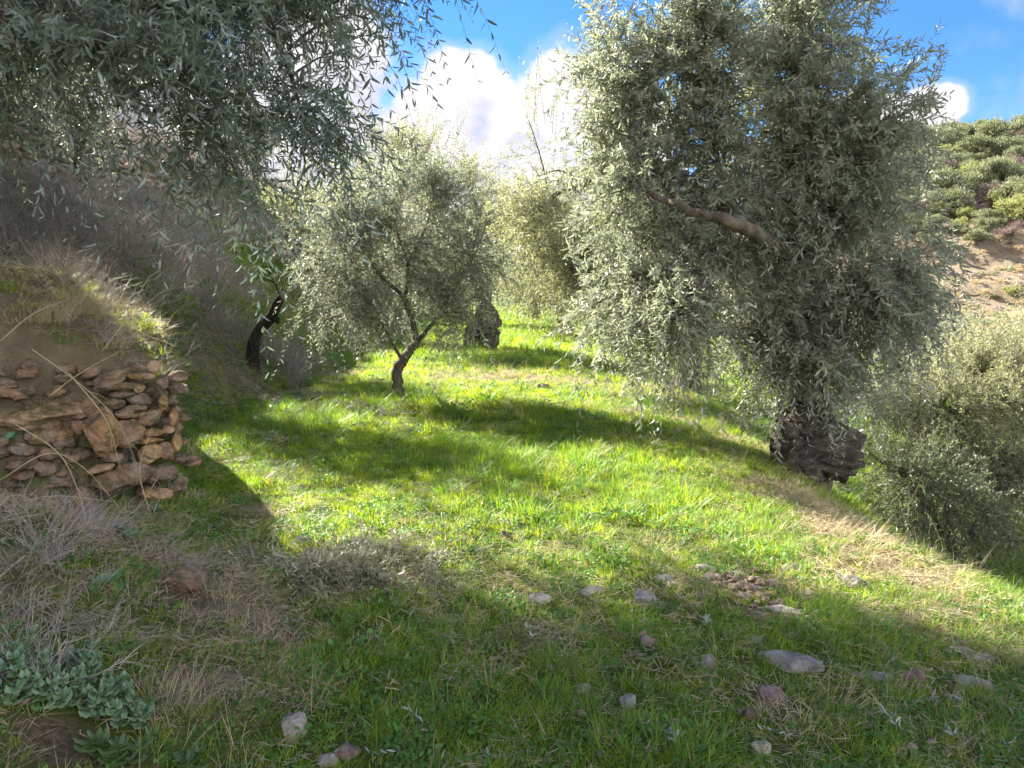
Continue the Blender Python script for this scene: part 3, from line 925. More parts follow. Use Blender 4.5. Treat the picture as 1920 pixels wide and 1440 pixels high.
# ------------------------------------------------------------------ dead charred stem
gb = G(476, 692); Yd = gb[1]
root = empty('dead_tree_stem', gb); tag(root, 'leaning black charred tree stem without leaves at the foot of the bank', 'dead tree')
db = MB()
v, f = tube(spline([gb - [0, 0, .1], W(474, 660, Yd), W(480, 625, Yd), W(507, 596, Yd), W(520, 570, Yd), W(531, 552, Yd)], 26), np.linspace(.105, .055, 26), 14, .16, 3)
db.add(v, f)
v, f = tube([W(508, 594, Yd), W(520, 600, Yd - .05), W(521, 607, Yd - .05)], [.06, .05, .03], 9, .2, 8); db.add(v, f)
v, f = tube([W(518, 575, Yd), W(512, 568, Yd - .04)], [.045, .03], 8, .2, 9); db.add(v, f)
o = db.build('trunk', BARK_DARK, smooth=True, loc=gb); o.parent = root; o.location = (0, 0, 0)
tb = MB()
for a in ([(526, 558), (515, 530), (500, 505)], [(515, 530), (495, 522), (480, 523)], [(526, 556), (530, 535), (520, 515)], [(505, 515), (508, 500), (512, 490)]):
    v, f = tube(spline([W(q[0], q[1], Yd) for q in a], 8), np.linspace(.014, .004, 8), 5, 0, 1); tb.add(v, f)
o = tb.build('bare_branch', BARK_DARK, smooth=True, loc=gb); o.parent = root; o.location = (0, 0, 0)
cb = MB()
v, f = tube([W(528, 556, Yd - .02), W(532, 548, Yd - .02)], [.052, .05], 12, .1, 4); cb.add(v, f)
o = cb.build('cut_end', stone_mat('bleached_wood', [(.30, .28, .26), (.36, .34, .31)], .0), smooth=False, loc=gb); o.parent = root; o.location = (0, 0, 0)


# ------------------------------------------------------------------ stones
def ico(sub):
    t = (1 + 5 ** .5) / 2
    v = [(-1, t, 0), (1, t, 0), (-1, -t, 0), (1, -t, 0), (0, -1, t), (0, 1, t), (0, -1, -t), (0, 1, -t), (t, 0, -1), (t, 0, 1), (-t, 0, -1), (-t, 0, 1)]
    f = [(0, 11, 5), (0, 5, 1), (0, 1, 7), (0, 7, 10), (0, 10, 11), (1, 5, 9), (5, 11, 4), (11, 10, 2), (10, 7, 6), (7, 1, 8), (3, 9, 4), (3, 4, 2), (3, 2, 6), (3, 6, 8), (3, 8, 9), (4, 9, 5), (2, 4, 11), (6, 2, 10), (8, 6, 7), (9, 8, 1)]
    v = [np.array(a) / np.linalg.norm(a) for a in v]
    for _ in range(sub):
        cache, nf = {}, []
        def mid(a, b):
            k = (min(a, b), max(a, b))
            if k not in cache:
                m = v[a] + v[b]; v.append(m / np.linalg.norm(m)); cache[k] = len(v) - 1
            return cache[k]
        for a, b, c in f:
            ab, bc, ca = mid(a, b), mid(b, c), mid(c, a)
            nf += [(a, ab, ca), (b, bc, ab), (c, ca, bc), (ab, bc, ca)]
        f = nf
    return np.array(v), np.array(f)


ICO3, ICO4 = ico(3), ico(4)


def stone(sx, sy, sz, seed, cuts=9, hi=False, sharp=.62):
    """weathered block: sphere cut by planes, then roughened"""
    v, f = ICO4 if hi else ICO3
    v = v.copy()
    rg = np.random.default_rng(seed)
    for _ in range(cuts):
        n = norm(rg.normal(size=3)); o_ = sharp + .25 * rg.random()
        dd = np.maximum(0, v @ n - o_)
        v = v - dd[:, None] * n
    d = norm(v)
    v = v * (1 + .16 * fb(d[:, 0] * 2 + d[:, 2] * 1.3, d[:, 1] * 2 - d[:, 2], seed, 4) + .07 * fb(d[:, 0] * 6 + d[:, 2] * 5, d[:, 1] * 6 - d[:, 2] * 4, seed + 9, 3))[:, None]
    v = v / np.abs(v).max(0)
    return v * np.array([sx, sy, sz]) / 2, f


def rotm(ax, ay, az):
    from mathutils import Euler
    return np.array(Euler((ax, ay, az)).to_matrix())


# near dry stone wall
wall = empty('dry_stone_wall', (WA[0], WA[1], 0.0))
tag(wall, 'crumbling dry stone retaining wall of orange and brown stones on the near left', 'stone wall')


def wallpt(u, v):
    d = pix_dir(u, v)
    # vertical plane WA-WC with a slight batter
    dxy = WC - WA if u < 180 else WB - WA
    n = np.array([-dxy[1], dxy[0]]); n = n / np.linalg.norm(n)
    if n @ WN < 0: n = -n
    t = (WA @ n + .03) / (d[:2] @ n)
    p = np.array([0, 0, CH]) + d * t
    return p, t


WS = [(70, 777, 160, 44, 3, 0), (210, 714, 62, 30, 32, 1), (176, 762, 48, 34, 38, 1), (192, 808, 58, 86, 0, 0), (232, 724, 34, 18, 4, 1), (258, 727, 24, 18, 0, 0), (230, 739, 40, 13, 3, 1),
      (262, 748, 38, 22, -6, 1), (214, 756, 36, 20, -8, 1), (255, 764, 38, 13, 0, 1), (276, 786, 50, 26, 28, 1), (306, 756, 18, 30, 0, 0), (326, 784, 15, 32, -8, 0), (240, 812, 54, 48, 20, 1),
      (285, 811, 50, 14, 4, 0), (280, 826, 46, 13, -4, 0), (282, 852, 40, 34, 10, 0), (309, 846, 28, 30, 0, 1), (331, 828, 16, 36, 0, 0), (75, 818, 66, 38, 0, 0), (118, 820, 36, 30, 30, 0), (84, 861, 52, 22, 28, 0),
      (150, 852, 46, 28, -5, 1), (186, 880, 50, 14, 10, 0), (212, 858, 36, 18, 0, 1), (205, 908, 70, 44, 0, 1), (292, 924, 56, 26, -14, 0), (250, 888, 56, 40, 0, 1), (300, 888, 56, 36, 0, 1), (112, 893, 46, 30, 10, 1),
      (30, 850, 70, 40, 8, 1), (265, 705, 44, 13, -2, 0), (288, 688, 22, 24, 0, 0), (262, 690, 30, 14, 0, 1), (304, 722, 20, 22, 10, 1), (256, 778, 30, 12, 0, 0), (316, 806, 20, 16, 0, 0), (236, 775, 34, 18, 0, 1),
      (20, 900, 60, 34, 0, 1), (150, 800, 30, 30, 0, 1)]
for k, (u, v, ww, hh, tilt, br) in enumerate(WS):
    p, t = wallpt(u, v)
    sx, sz = ww / F * t * 1.16, hh / F * t * 1.22
    vv, ff = stone(sx, min(max(sx, sz) * .9, .36), sz, 200 + k, hi=True, sharp=.66, cuts=7)
    ang = math.atan2((WB - WA)[1], (WB - WA)[0]) + pi
    vv = vv @ rotm(0, 0, 0).T
    R = rotm(0, 0, ang * .6) @ rotm(0, radians(-tilt), 0)
    out_ = np.array([WN[0], WN[1], 0]) * (.03 * random.random() - .02)
    o = build('stone', vv @ R.T, [ff], WALLBROWN if br else WALLSTONE, smooth=True)
    o.parent = wall
    o.location = Vector(p + out_) - wall.location
# packing behind and round the corner, down the flank
fbm = MB()
rg = np.random.default_rng(77)
for k in range(430):
    if k < 300:
        s = rg.random(); a = WA + (WB - WA) * min(s * 2.2, 1) if s < .45 else WB + (WC - WB) * (s - .45) / .55
        nrm = WN
        zt = .97 + .45 * max(0, -2.5 - a[0]) * .6
    else:
        s = rg.random(); a = WA + np.array([-.75, 1.5]) * s; nrm = np.array([.9, .42]); zt = .95 - .4 * s
    z = rg.random() * zt
    vv, ff = stone(.08 + .12 * rg.random(), .10 + .1 * rg.random(), .05 + .07 * rg.random(), 500 + k)
    R = rotm(rg.normal() * .15, rg.normal() * .2, rg.random() * 6)
    c = np.array([a[0], a[1], z]) - np.append(nrm, 0) * (.11 + .06 * rg.random())
    c[2] = max(z, float(H(a[0] + nrm[0] * .3, a[1] + nrm[1] * .3)) - .02)
    fbm.add(vv @ R.T + c, [ff])
o = fbm.build('packing_stones', WALLBROWN, smooth=True, loc=wall.location); o.parent = wall; o.location = (0, 0, 0)
tag(o, 'small packing stones filling the gaps', kind='stuff')

# upper retaining wall on the slope at the left
uw = empty('dry_stone_wall', on(-9, 13)); tag(uw, 'pale upper dry stone wall on the slope at the left edge behind the hanging sprigs', 'stone wall')
ub = MB()
for k in range(620):
    y = 10.5 + 12 * rg.random()
    x = foot(y) - 4.78 + .04 * rg.normal()
    z0 = float(H(foot(y) - 4.6, y)); z = z0 + 1.65 * rg.random()
    vv, ff = stone(.2, .18 + .3 * rg.random(), .08 + .10 * rg.random(), 900 + k % 60)
    R = rotm(rg.normal() * .12, rg.normal() * .1, rg.normal() * .2)
    ub.add(vv @ R.T + np.array([x + .08 * (z - z0) * -1, y, z]), [ff])
o = ub.build('stonework', stone_mat("pale_wall_stone", [(.46, .42, .38), (.42, .27, .16), (.54, .50, .46), (.38, .25, .15)], .4, 0), smooth=True, loc=uw.location); o.parent = uw; o.location = (0, 0, 0)

# small terrace wall across the valley
fw = empty('dry_stone_wall', on(42, 59)); tag(fw, 'broken orange stone terrace wall across the valley at the right edge', 'stone wall')
ub = MB()
for k in range(900):
    x = 30 + 26 * rg.random()
    # follow the step in the slope
    y = (72.3 - 1.2 * math.sin(x * .11) - .45 * x) / .89
    z0 = float(H(x, y - .3)); z = z0 + 1.3 * rg.random()
    vv, ff = stone(.3 + .4 * rg.random(), .4, .16 + .2 * rg.random(), 1000 + k % 60)
    ub.add(vv + np.array([x, y - .1 + .12 * (z - z0), z]), [ff])
o = ub.build('stonework', FARSTONE, smooth=True, loc=fw.location); o.parent = fw; o.location = (0, 0, 0)

# stones lying in the grass: photo pixel, width, depth, height (m), yaw, material, label
ST = [
    (1010, 1135, .13, .10, .07, 10, FIELDSTONE, 'rounded grey stone with a pale top at the front edge of the sunlit grass'),
    (1108, 1115, .16, .07, .05, 25, FIELDSTONE, 'narrow tilted tan stone right of the rounded grey one in the grass'),
    (1210, 1133, .12, .09, .08, -25, SLATE, 'humped blue grey stone at the shade line, left of the bare soil patch'),
    (1222, 1215, .10, .07, .05, 0, REDSTONE, 'dull brown stone sunk in the grass below the humped blue grey one'),
    (1488, 1258, .27, .11, .07, -30, SLATE, 'large flat layered slate slab lying in the shade'),
    (1412, 1208, .10, .07, .04, -5, FIELDSTONE, 'small white flat stone above the large slate slab'),
    (1330, 1255, .07, .07, .07, 30, SLATE, 'small pointed blue grey stone left of the large slate slab'),
    (1452, 1322, .11, .09, .08, 0, REDSTONE, 'purple and red stone below the large slate slab'),
    (1410, 1348, .06, .06, .05, 0, REDSTONE, 'small orange brown stone left of the purple one'),
    (1180, 1328, .07, .06, .06, 10, SLATE, 'small grey stone half hidden in shaded grass below the middle'),
    (1090, 1300, .08, .05, .04, 0, FIELDSTONE, 'small pale stone almost buried in the middle of the shaded grass'),
    (1640, 1275, .16, .07, .04, -8, SLATE, 'thin grey slate strip right of the large slate slab'),
    (1715, 1280, .11, .08, .06, 0, REDSTONE, 'rusty brown stone between the thin slate strip and the right edge'),
    (1835, 1290, .18, .09, .03, -10, SLATE, 'flat grey slab near the right edge in the shade'),
    (1840, 1238, .15, .07, .03, -12, FIELDSTONE, 'flat tan stone at the shade line near the right edge'),
    (1800, 1225, .12, .06, .03, -5, FIELDSTONE, 'smaller flat greyish stone touching the tan one near the right edge'),
    (1600, 1103, .17, .11, .10, -20, FIELDSTONE, 'blocky brown stone standing on the sunny slope at the right'),
    (1505, 1125, .19, .10, .05, -12, REDSTONE, 'flat salmon coloured stone at the end of the bare soil patch'),
    (1470, 1158, .19, .08, .06, -10, FIELDSTONE, 'oblong yellowish stone below the salmon coloured one'),
    (1440, 1122, .13, .07, .04, -15, WALLSTONE, 'tan stone touching the left end of the salmon coloured one'),
    (1485, 1070, .17, .10, .04, 20, FIELDSTONE, 'wide low stone in the straw above the bare soil patch'),
    (1325, 1073, .12, .07, .05, 0, FIELDSTONE, 'pale stone at the back left of the bare soil patch'),
    (1262, 1103, .10, .07, .04, -8, FIELDSTONE, 'flat tan stone just left of the bare soil patch'),
    (1248, 1096, .10, .08, .06, 5, SLATE, 'dark rounded stone touching the flat tan one left of the soil patch'),
    (948, 1012, .07, .06, .07, 0, WALLBROWN, 'small pointed brown stone in the middle of the sunlit grass'),
    (980, 950, .14, .10, .05, 0, FIELDSTONE, 'pale stone nearly covered by grass in the middle distance'),
    (1112, 975, .11, .08, .06, 0, FIELDSTONE, 'white stone in the sunlit grass right of the pointed brown one'),
    (567, 1022, .12, .09, .07, 0, FIELDSTONE, 'pale stone at the upper left of the heap of cut sprigs'),
    (490, 750, .17, .12, .12, 0, FIELDSTONE, 'white stone in front of the charred stem'),
    (1128, 868, .12, .10, .11, 0, WALLSTONE, 'brown stone on the sunlit grass left of the big olive tree'),
    (548, 1385, .12, .09, .10, 70, FIELDSTONE, 'pale pinkish rounded stone at the bottom edge left of the middle'),
    (648, 1425, .10, .07, .06, 0, REDSTONE, 'dull pink stone at the bottom edge, right of the pale rounded one'),
    (612, 1436, .07, .05, .04, 20, FIELDSTONE, 'small yellowish stone at the very bottom beside the dull pink one'),
    (1430, 1412, .07, .05, .04, 0, FIELDSTONE, 'small white stone low at the bottom among grey sprigs'),
    (335, 1105, .22, .20, .12, 20, WALLBROWN, 'brown lichen covered boulder under dry grass below the near wall'),
    (192, 640, .20, .12, .03, -25, SLATE, 'flat pale stone lying on the mossy mound above the near wall'),
    (95, 950, .22, .16, .14, 10, SLATE, 'blue grey lichen covered rock at the foot of the near wall, left edge'),
    (148, 965, .16, .16, .22, 0, WALLBROWN, 'dark brown upright rock at the foot of the near wall beside the blue grey one'),
    (1020, 727, .2, .15, .09, 0, WALLBROWN, 'dark stone on the far sunlit straw patch'),
    (1070, 732, .16, .14, .06, 0, FIELDSTONE, 'low pale stone right of the dark one on the far straw patch'),
    (1300, 802, .16, .12, .10, 0, FIELDSTONE, 'pale stone in dry grass at the foot of the big olive tree crown'),
    (335, 708, .12, .08, .07, 10, FIELDSTONE, 'small pale stone on the grass just behind the near wall'),
    (425, 785, .12, .08, .05, 0, FIELDSTONE, 'small flat pale stone in the shaded grass right of the near wall'),
]
for k, (u, v, sx, sy, sz, yaw, mt, lab) in enumerate(ST):
    p = G(u, v)
    vv, ff = stone(sx * 1.1, sy * 1.1, sz * 1.25, 1500 + k, hi=True, cuts=11)
    R = rotm(random.uniform(-.15, .15), random.uniform(-.15, .15), radians(yaw))
    o = build('stone', vv @ R.T, [ff], mt, smooth=True)
    o.location = (p[0], p[1] + sy * .3, float(H(p[0], p[1])) + sz * .2)
    tag(o, lab, 'stone', 'stones lying in the grass')
# loose chips on the bare soil patch
cb = MB()
for k in range(230):
    if k < 130: u, v = 1375 + rg.normal() * 65, 1095 + rg.normal() * 22
    elif k < 160: u, v = 1440 + rg.normal() * 40, 1150 + rg.normal() * 15
    else: u, v = 900 + rg.random() * 1000, 1090 + rg.random() * 330
    p = G(u, v)
    s = (.02 + .05 * rg.random() ** 2) * (1.2 if k < 160 else .9)
    vv, ff = stone(s, s * .8, s * .45, 1800 + k % 40)
    cb.add(vv @ rotm(rg.normal() * .2, rg.normal() * .2, rg.random() * 6).T + p + [0, 0, s * .15], [ff])
tag(cb.build('gravel', stone_mat("chip_stone", [(.30, .22, .15), (.25, .22, .18), (.33, .27, .2), (.28, .18, .12)], .3), smooth=True), 'loose stone chips on the bare soil patch', 'gravel', kind='stuff')


# ------------------------------------------------------------------ tufts for grass, straw, brush
def blade_tuft(n, r, h0, h1, wd, lean, rng, segs=3, curl=.5, flat=0.0):
    a = rng.random(n) * 2 * pi; rad = r * np.sqrt(rng.random(n))
    P = np.stack([np.cos(a) * rad, np.sin(a) * rad, -.015 * np.ones(n)], -1)
    b = a + rng.normal(size=n) * .9
    h = h0 + (h1 - h0) * rng.random(n) ** 1.3
    ln = lean * (.3 + rng.random(n))
    out_ = np.stack([np.cos(b), np.sin(b), np.zeros(n)], -1)
    side = np.stack([-np.sin(b + .4), np.cos(b + .4), np.zeros(n)], -1)
    vs = []
    for k in range(segs + 1):
        t = k / segs
        c = P + out_ * (h * (ln * t + curl * ln * t * t))[:, None] + np.array([0, 0, 1.0]) * (h * (t - .45 * ln * t * t) * (1 - flat))[:, None]
        wv = wd * (1 - t ** 1.6) * (.7 + .6 * rng.random(n)[:, None] * 0 + .3)
        if k == segs: vs.append(c[:, None])
        else: vs.append(np.stack([c - side * wv, c + side * wv], 1))
    v = np.concatenate(vs, 1)
    m = 2 * segs + 1
    base = np.arange(n)[:, None] * m
    fs = [base + np.array([2 * k, 2 * k + 1, 2 * k + 3, 2 * k + 2]) for k in range(segs - 1)]
    tri = base + np.array([2 * (segs - 1), 2 * (segs - 1) + 1, 2 * segs])
    return v.reshape(-1, 3), [np.concatenate(fs), tri] if segs > 1 else [tri]


def tuft_obj(coll, name, pieces, mats):
    mb = MB()
    for v, f, mi in pieces: mb.add(v, f, mi)
    o = mb.build(name, mats)
    COL.objects.unlink(o)
    coll.objects.link(o)
    return o


rt = np.random.default_rng(3)
cg = bpy.data.collections.new('grass_source')
for k in range(8):
    hh = [.05, .06, .075, .06, .09, .11, .14, .07][k]
    v, f = blade_tuft(46, .075, hh * .5, hh * 1.5, .0024, .65, rt)
    v2, f2 = blade_tuft(5, .07, hh * .4, hh * 1.2, .0016, 1.1, rt)
    tuft_obj(cg, 'g%02d' % k, [(v, f, 0 if k != 6 else 1), (v2, f2, 2)], [GRASS, LUSH, STRAW])
for k in range(3):   # low leafy weeds
    n = 26
    rad = .07 * np.sqrt(rt.random(n)); a = rt.random(n) * 6.28
    P = np.stack([np.cos(a) * rad, np.sin(a) * rad, .01 + .03 * rt.random(n)], -1)
    D = norm(np.stack([np.cos(a), np.sin(a), .5 * rt.normal(size=n) * .6 + .3], -1) + rt.normal(size=(n, 3)) * .3)
    N = norm(np.array([0, 0, 1.]) + rt.normal(size=(n, 3)) * .3)
    v, f = leaf_mesh(P, D, N, .022 + .014 * rt.random(n), .007 + .003 * rt.random(n), 1, .2)
    tuft_obj(cg, 'w%02d' % k, [(v, f, 0)], [WEED])
cs = bpy.data.collections.new('straw_source')
for k in range(5):
    hh = [.06, .08, .12, .18, .26][k]
    v, f = blade_tuft([26, 26, 20, 14, 12][k], .08, hh * .4, hh * 1.2, .0013, [1.6, 1.4, 1.0, .7, .5][k], rt, curl=.6)
    tuft_obj(cs, 's%02d' % k, [(v, f, 0)], [STRAW])
for k in range(3):   # flat litter, matted
    n = 34
    P = np.stack([(rt.random(n) - .5) * .2, (rt.random(n) - .5) * .2, .004 + .025 * rt.random(n)], -1)
    a = rt.random(n) * 6.28
    D = norm(np.stack([np.cos(a), np.sin(a), rt.normal(size=n) * .12], -1))
    N = norm(np.array([0, 0, 1.]) + rt.normal(size=(n, 3)) * .3)
    v, f = leaf_mesh(P, D, N, .05 + .06 * rt.random(n), .0016 + .001 * rt.random(n), 1, .05)
    tuft_obj(cs, 't%02d' % k, [(v, f, 0)], [STRAW])
cbr = bpy.data.collections.new('brush_source')


def twig_bush(n, hh, rng, spread=.7, rad=.0032, sub=5):
    """fine branched dry bush"""
    a = rng.random(n) * 6.28
    D = norm(np.stack([np.cos(a) * spread, np.sin(a) * spread, .5 + .5 * rng.random(n)], -1) + rng.normal(size=(n, 3)) * .2)
    L = hh * (.6 + .6 * rng.random(n))
    P0 = rng.normal(size=(n, 3)) * hh * .12; P0[:, 2] = -.02
    s = np.linspace(0, 1, 5)[None, :, None]
    bend = rng.normal(size=(n, 3))[:, None] * .18
    P = P0[:, None] + L[:, None, None] * (D[:, None] * s + bend * s * s)
    out_ = [thin_tubes(P, rad * np.linspace(1, .5, 5)[None] * np.ones((n, 1)))]
    for j in range(sub):
        t = .35 + .6 * rng.random(n)
        Q = P0 + L[:, None] * (D * t[:, None] + bend[:, 0] * (t ** 2)[:, None])
        D2 = norm(D + rng.normal(size=(n, 3)) * .7)
        L2 = hh * (.2 + .3 * rng.random(n))
        P2 = Q[:, None] + L2[:, None, None] * (D2[:, None] * s + rng.normal(size=(n, 3))[:, None] * .25 * s * s)
        out_.append(thin_tubes(P2, rad * .65 * np.linspace(1, .4, 5)[None] * np.ones((n, 1))))
    return out_


for k in range(5):
    ps = twig_bush([13, 15, 17, 13, 18][k], [.30, .36, .45, .26, .4][k], rt, [.7, .9, .6, 1.2, .9][k])
    tuft_obj(cbr, 'b%02d' % k, [(v, f, 0) for v, f in ps], [BRUSH])


def scatter(name, pts, scl, rot, idx, coll, label, cat):
    """points mesh whose geometry nodes place the tufts"""
    me = bpy.data.meshes.new(name)
    me.vertices.add(len(pts))
    me.vertices.foreach_set('co', pts.astype(np.float32).ravel())
    for nm, ty, arr in (('scl', 'FLOAT', scl), ('idx', 'INT', idx)):
        a = me.attributes.new(nm, ty, 'POINT')
        a.data.foreach_set('value', arr.astype(np.float32 if ty == 'FLOAT' else np.int32))
    a = me.attributes.new('rot', 'FLOAT_VECTOR', 'POINT')
    a.data.foreach_set('vector', rot.astype(np.float32).ravel())
    o = bpy.data.objects.new(name, me)
    COL.objects.link(o)
    ng = bpy.data.node_groups.new(name, 'GeometryNodeTree')
    ng.interface.new_socket('Geometry', in_out='INPUT', socket_type='NodeSocketGeometry')
    ng.interface.new_socket('Geometry', in_out='OUTPUT', socket_type='NodeSocketGeometry')
    N, Lk = ng.nodes, ng.links
    gi, go = N.new('NodeGroupInput'), N.new('NodeGroupOutput')
    ci = N.new('GeometryNodeCollectionInfo'); ci.inputs['Collection'].default_value = coll
    ci.inputs['Separate Children'].default_value = True; ci.inputs['Reset Children'].default_value = True
    ip = N.new('GeometryNodeInstanceOnPoints'); ip.inputs['Pick Instance'].default_value = True

    def attr(nm, ty):
        q = N.new('GeometryNodeInputNamedAttribute'); q.data_type = ty; q.inputs['Name'].default_value = nm
        return q.outputs[0]
    Lk.new(gi.outputs[0], ip.inputs['Points'])
    Lk.new(ci.outputs[0], ip.inputs['Instance'])
    Lk.new(attr('idx', 'INT'), ip.inputs['Instance Index'])
    Lk.new(attr('rot', 'FLOAT_VECTOR'), ip.inputs['Rotation'])
    Lk.new(attr('scl', 'FLOAT'), ip.inputs['Scale'])
    Lk.new(ip.outputs[0], go.inputs[0])
    md = o.modifiers.new('scatter', 'NODES')
    md.node_group = ng
    tag(o, label, cat, kind='stuff')
    return o


def cand(bands, rng):
    xs, ys, sc = [], [], []
    for y0, y1, dens, s, lx, rx in bands:
        wL, wR = lx, rx
        n = int((y1 - y0) * (wL + wR) * dens)
        xs.append(-wL + (wL + wR) * rng.random(n)); ys.append(y0 + (y1 - y0) * rng.random(n)); sc.append(np.full(n, s))
    return np.concatenate(xs), np.concatenate(ys), np.concatenate(sc)


rs = np.random.default_rng(19)
x, y, s = cand([(1.4, 3, 330, .75, 2.8, 3.0), (3, 4.5, 300, .85, 3.6, 4.0), (4.5, 6.5, 230, .95, 5, 5.6), (6.5, 9, 150, 1.1, 5.5, 7), (9, 13, 85, 1.35, 6, 9.5),
                (13, 20, 48, 1.7, 7, 14), (20, 32, 22, 2.3, 9, 20), (32, 60, 8, 3.3, 16, 30)], rs)
dr = dryness(x, y); so_ = soilness(x, y)
bk = foot(y) - x
slope = np.abs(H(x + .06, y) - H(x - .06, y)) / .12 + np.abs(H(x, y + .06) - H(x, y - .06)) / .12
clump = fb(x * 3.2, y * 3.2, 88, 3)
r = rs.random(len(x))
mound = (x < -2.3) & (y > 4.6) & (y < 8.2) & (H(x, y) > .6)
green = (r < np.clip(1.25 - 1.0 * dr + .6 * clump, .08, 1)) & (so_ < .55) & (slope < 2.2) & ~((bk > 4.2) & (bk < 5.4) & (y > 6.5)) & ~(mound & (r > .5))
z = H(x, y)
P = np.stack([x, y, z], -1)
gi_ = green
n = gi_.sum()
lush = fb(x * .7, y * .7, 93, 3)[gi_]
dens_ = clump[gi_]
k = np.where(rs.random(n) < .10 + .16 * (y[gi_] < 5.5), 8 + rs.integers(0, 3, n), np.where(lush + .25 * rs.normal(size=n) > .22, rs.integers(4, 8, n), rs.integers(0, 4, n)))
sc_ = s[gi_] * (.65 + .55 * rs.random(n)) * (1 + .8 * np.clip(dens_, -.55, .8)) * (1 - .35 * dr[gi_])
rot = np.stack([rs.normal(size=n) * .14, rs.normal(size=n) * .14, rs.random(n) * 6.28], -1)
scatter('grass', P[gi_], sc_, rot, k, cg, 'bright green winter grass growing over the terrace', 'grass')
# straw and litter
r2 = rs.random(len(x))
st = (r2 < np.clip(dr * .85 - .02 + .16 * (y < 5.0) + .08 * (y < 11), .07, .8)) & (slope < 3.5) & (so_ < .8) & ~((bk > 2.0) & (y > 7) & (r2 > .15))
n = st.sum()
k = np.where(rs.random(n) < .5, rs.integers(5, 8, n), np.minimum(rs.integers(0, 5, n), rs.integers(0, 5, n) + (dr[st] > .6)))
k = np.clip(k, 0, 7)
sc_ = s[st] * (.7 + .6 * rs.random(n))
rot = np.stack([rs.normal(size=n) * .2, rs.normal(size=n) * .2, rs.random(n) * 6.28], -1)
scatter('dry_grass', P[st], sc_, rot, k, cs, 'straw coloured dead grass and litter between the green grass', 'dry grass')
# brush on the bank
x, y, s = cand([(6.2, 10, 26, .9, 10, -2.9), (10, 16, 20, 1.2, 12, -3), (16, 26, 10, 1.6, 16, -3), (26, 45, 5, 2.2, 30, -5), (2.4, 6.4, 30, .55, 4.6, -1.5)], rs)
bk = foot(y) - x
r = rs.random(len(x))
near = y < 6.4
pat = fb(x * .8, y * .55, 97, 4)
ok = np.where(near, r < .42 + .6 * fb(x * 1.5, y * 1.5, 5, 3), (bk > -.1) & ((bk < 4.2) | (bk > 5.3)) & (r < np.clip(.34 + 1.5 * pat + .2 * sm(1.5, 3, bk) - .25 * (bk > 5), .02, 1)))
ok &= ~(near & (y > 4.0) & (r > .12))
ok &= ((x - gb[0]) / .8) ** 2 + ((y - gb[1] + .9) / 1.7) ** 2 > 1
x, y, s = x[ok], y[ok], s[ok]; n = len(x)
rot = np.stack([rs.normal(size=n) * .25, .25 + rs.normal(size=n) * .25, rs.random(n) * 6.28], -1)
scatter('dry_brush', np.stack([x, y, H(x, y)], -1), s * (.6 + .7 * rs.random(n)), rot, rs.integers(0, 5, n), cbr, 'grey purple dead brush covering the bank on the left', 'brush')

# low scrub on the bare slope across the valley
cf = bpy.data.collections.new('scrub_source')
for k in range(3):
    nn = 150
    d = rand_dirs(nn, rt); d[:, 2] = np.abs(d[:, 2])
    P_ = d * np.array([.34, .34, .22]) * (.5 + .5 * rt.random(nn))[:, None]
    v, f = leaf_mesh(P_, norm(d + rt.normal(size=(nn, 3)) * .5), rand_dirs(nn, rt), .12 + .1 * rt.random(nn), .02 + .015 * rt.random(nn), 0, .1)
    tuft_obj(cf, 'f%02d' % k, [(v, f, 0)], [[STRAW, BRUSH, FARLEAF][k]])
n = 9000
x = 15 + 75 * rs.random(n); y = 50 + 75 * rs.random(n)
ok = (x / y > .25) & (x / y < .85) & (.45 * x + .89 * y > 68) & (rs.random(n) < .45 + .8 * fb(x * .3, y * .3, 15, 3))
x, y = x[ok], y[ok]; n = len(x)
scatter('scrub', np.stack([x, y, H(x, y)], -1), .7 + 1.0 * rs.random(n), np.stack([np.zeros(n), np.zeros(n), rs.random(n) * 6.28], -1), rs.choice([0, 0, 1, 1, 2], n), cf,
        'low tan scrub dotted over the bare slope across the valley', 'scrub')


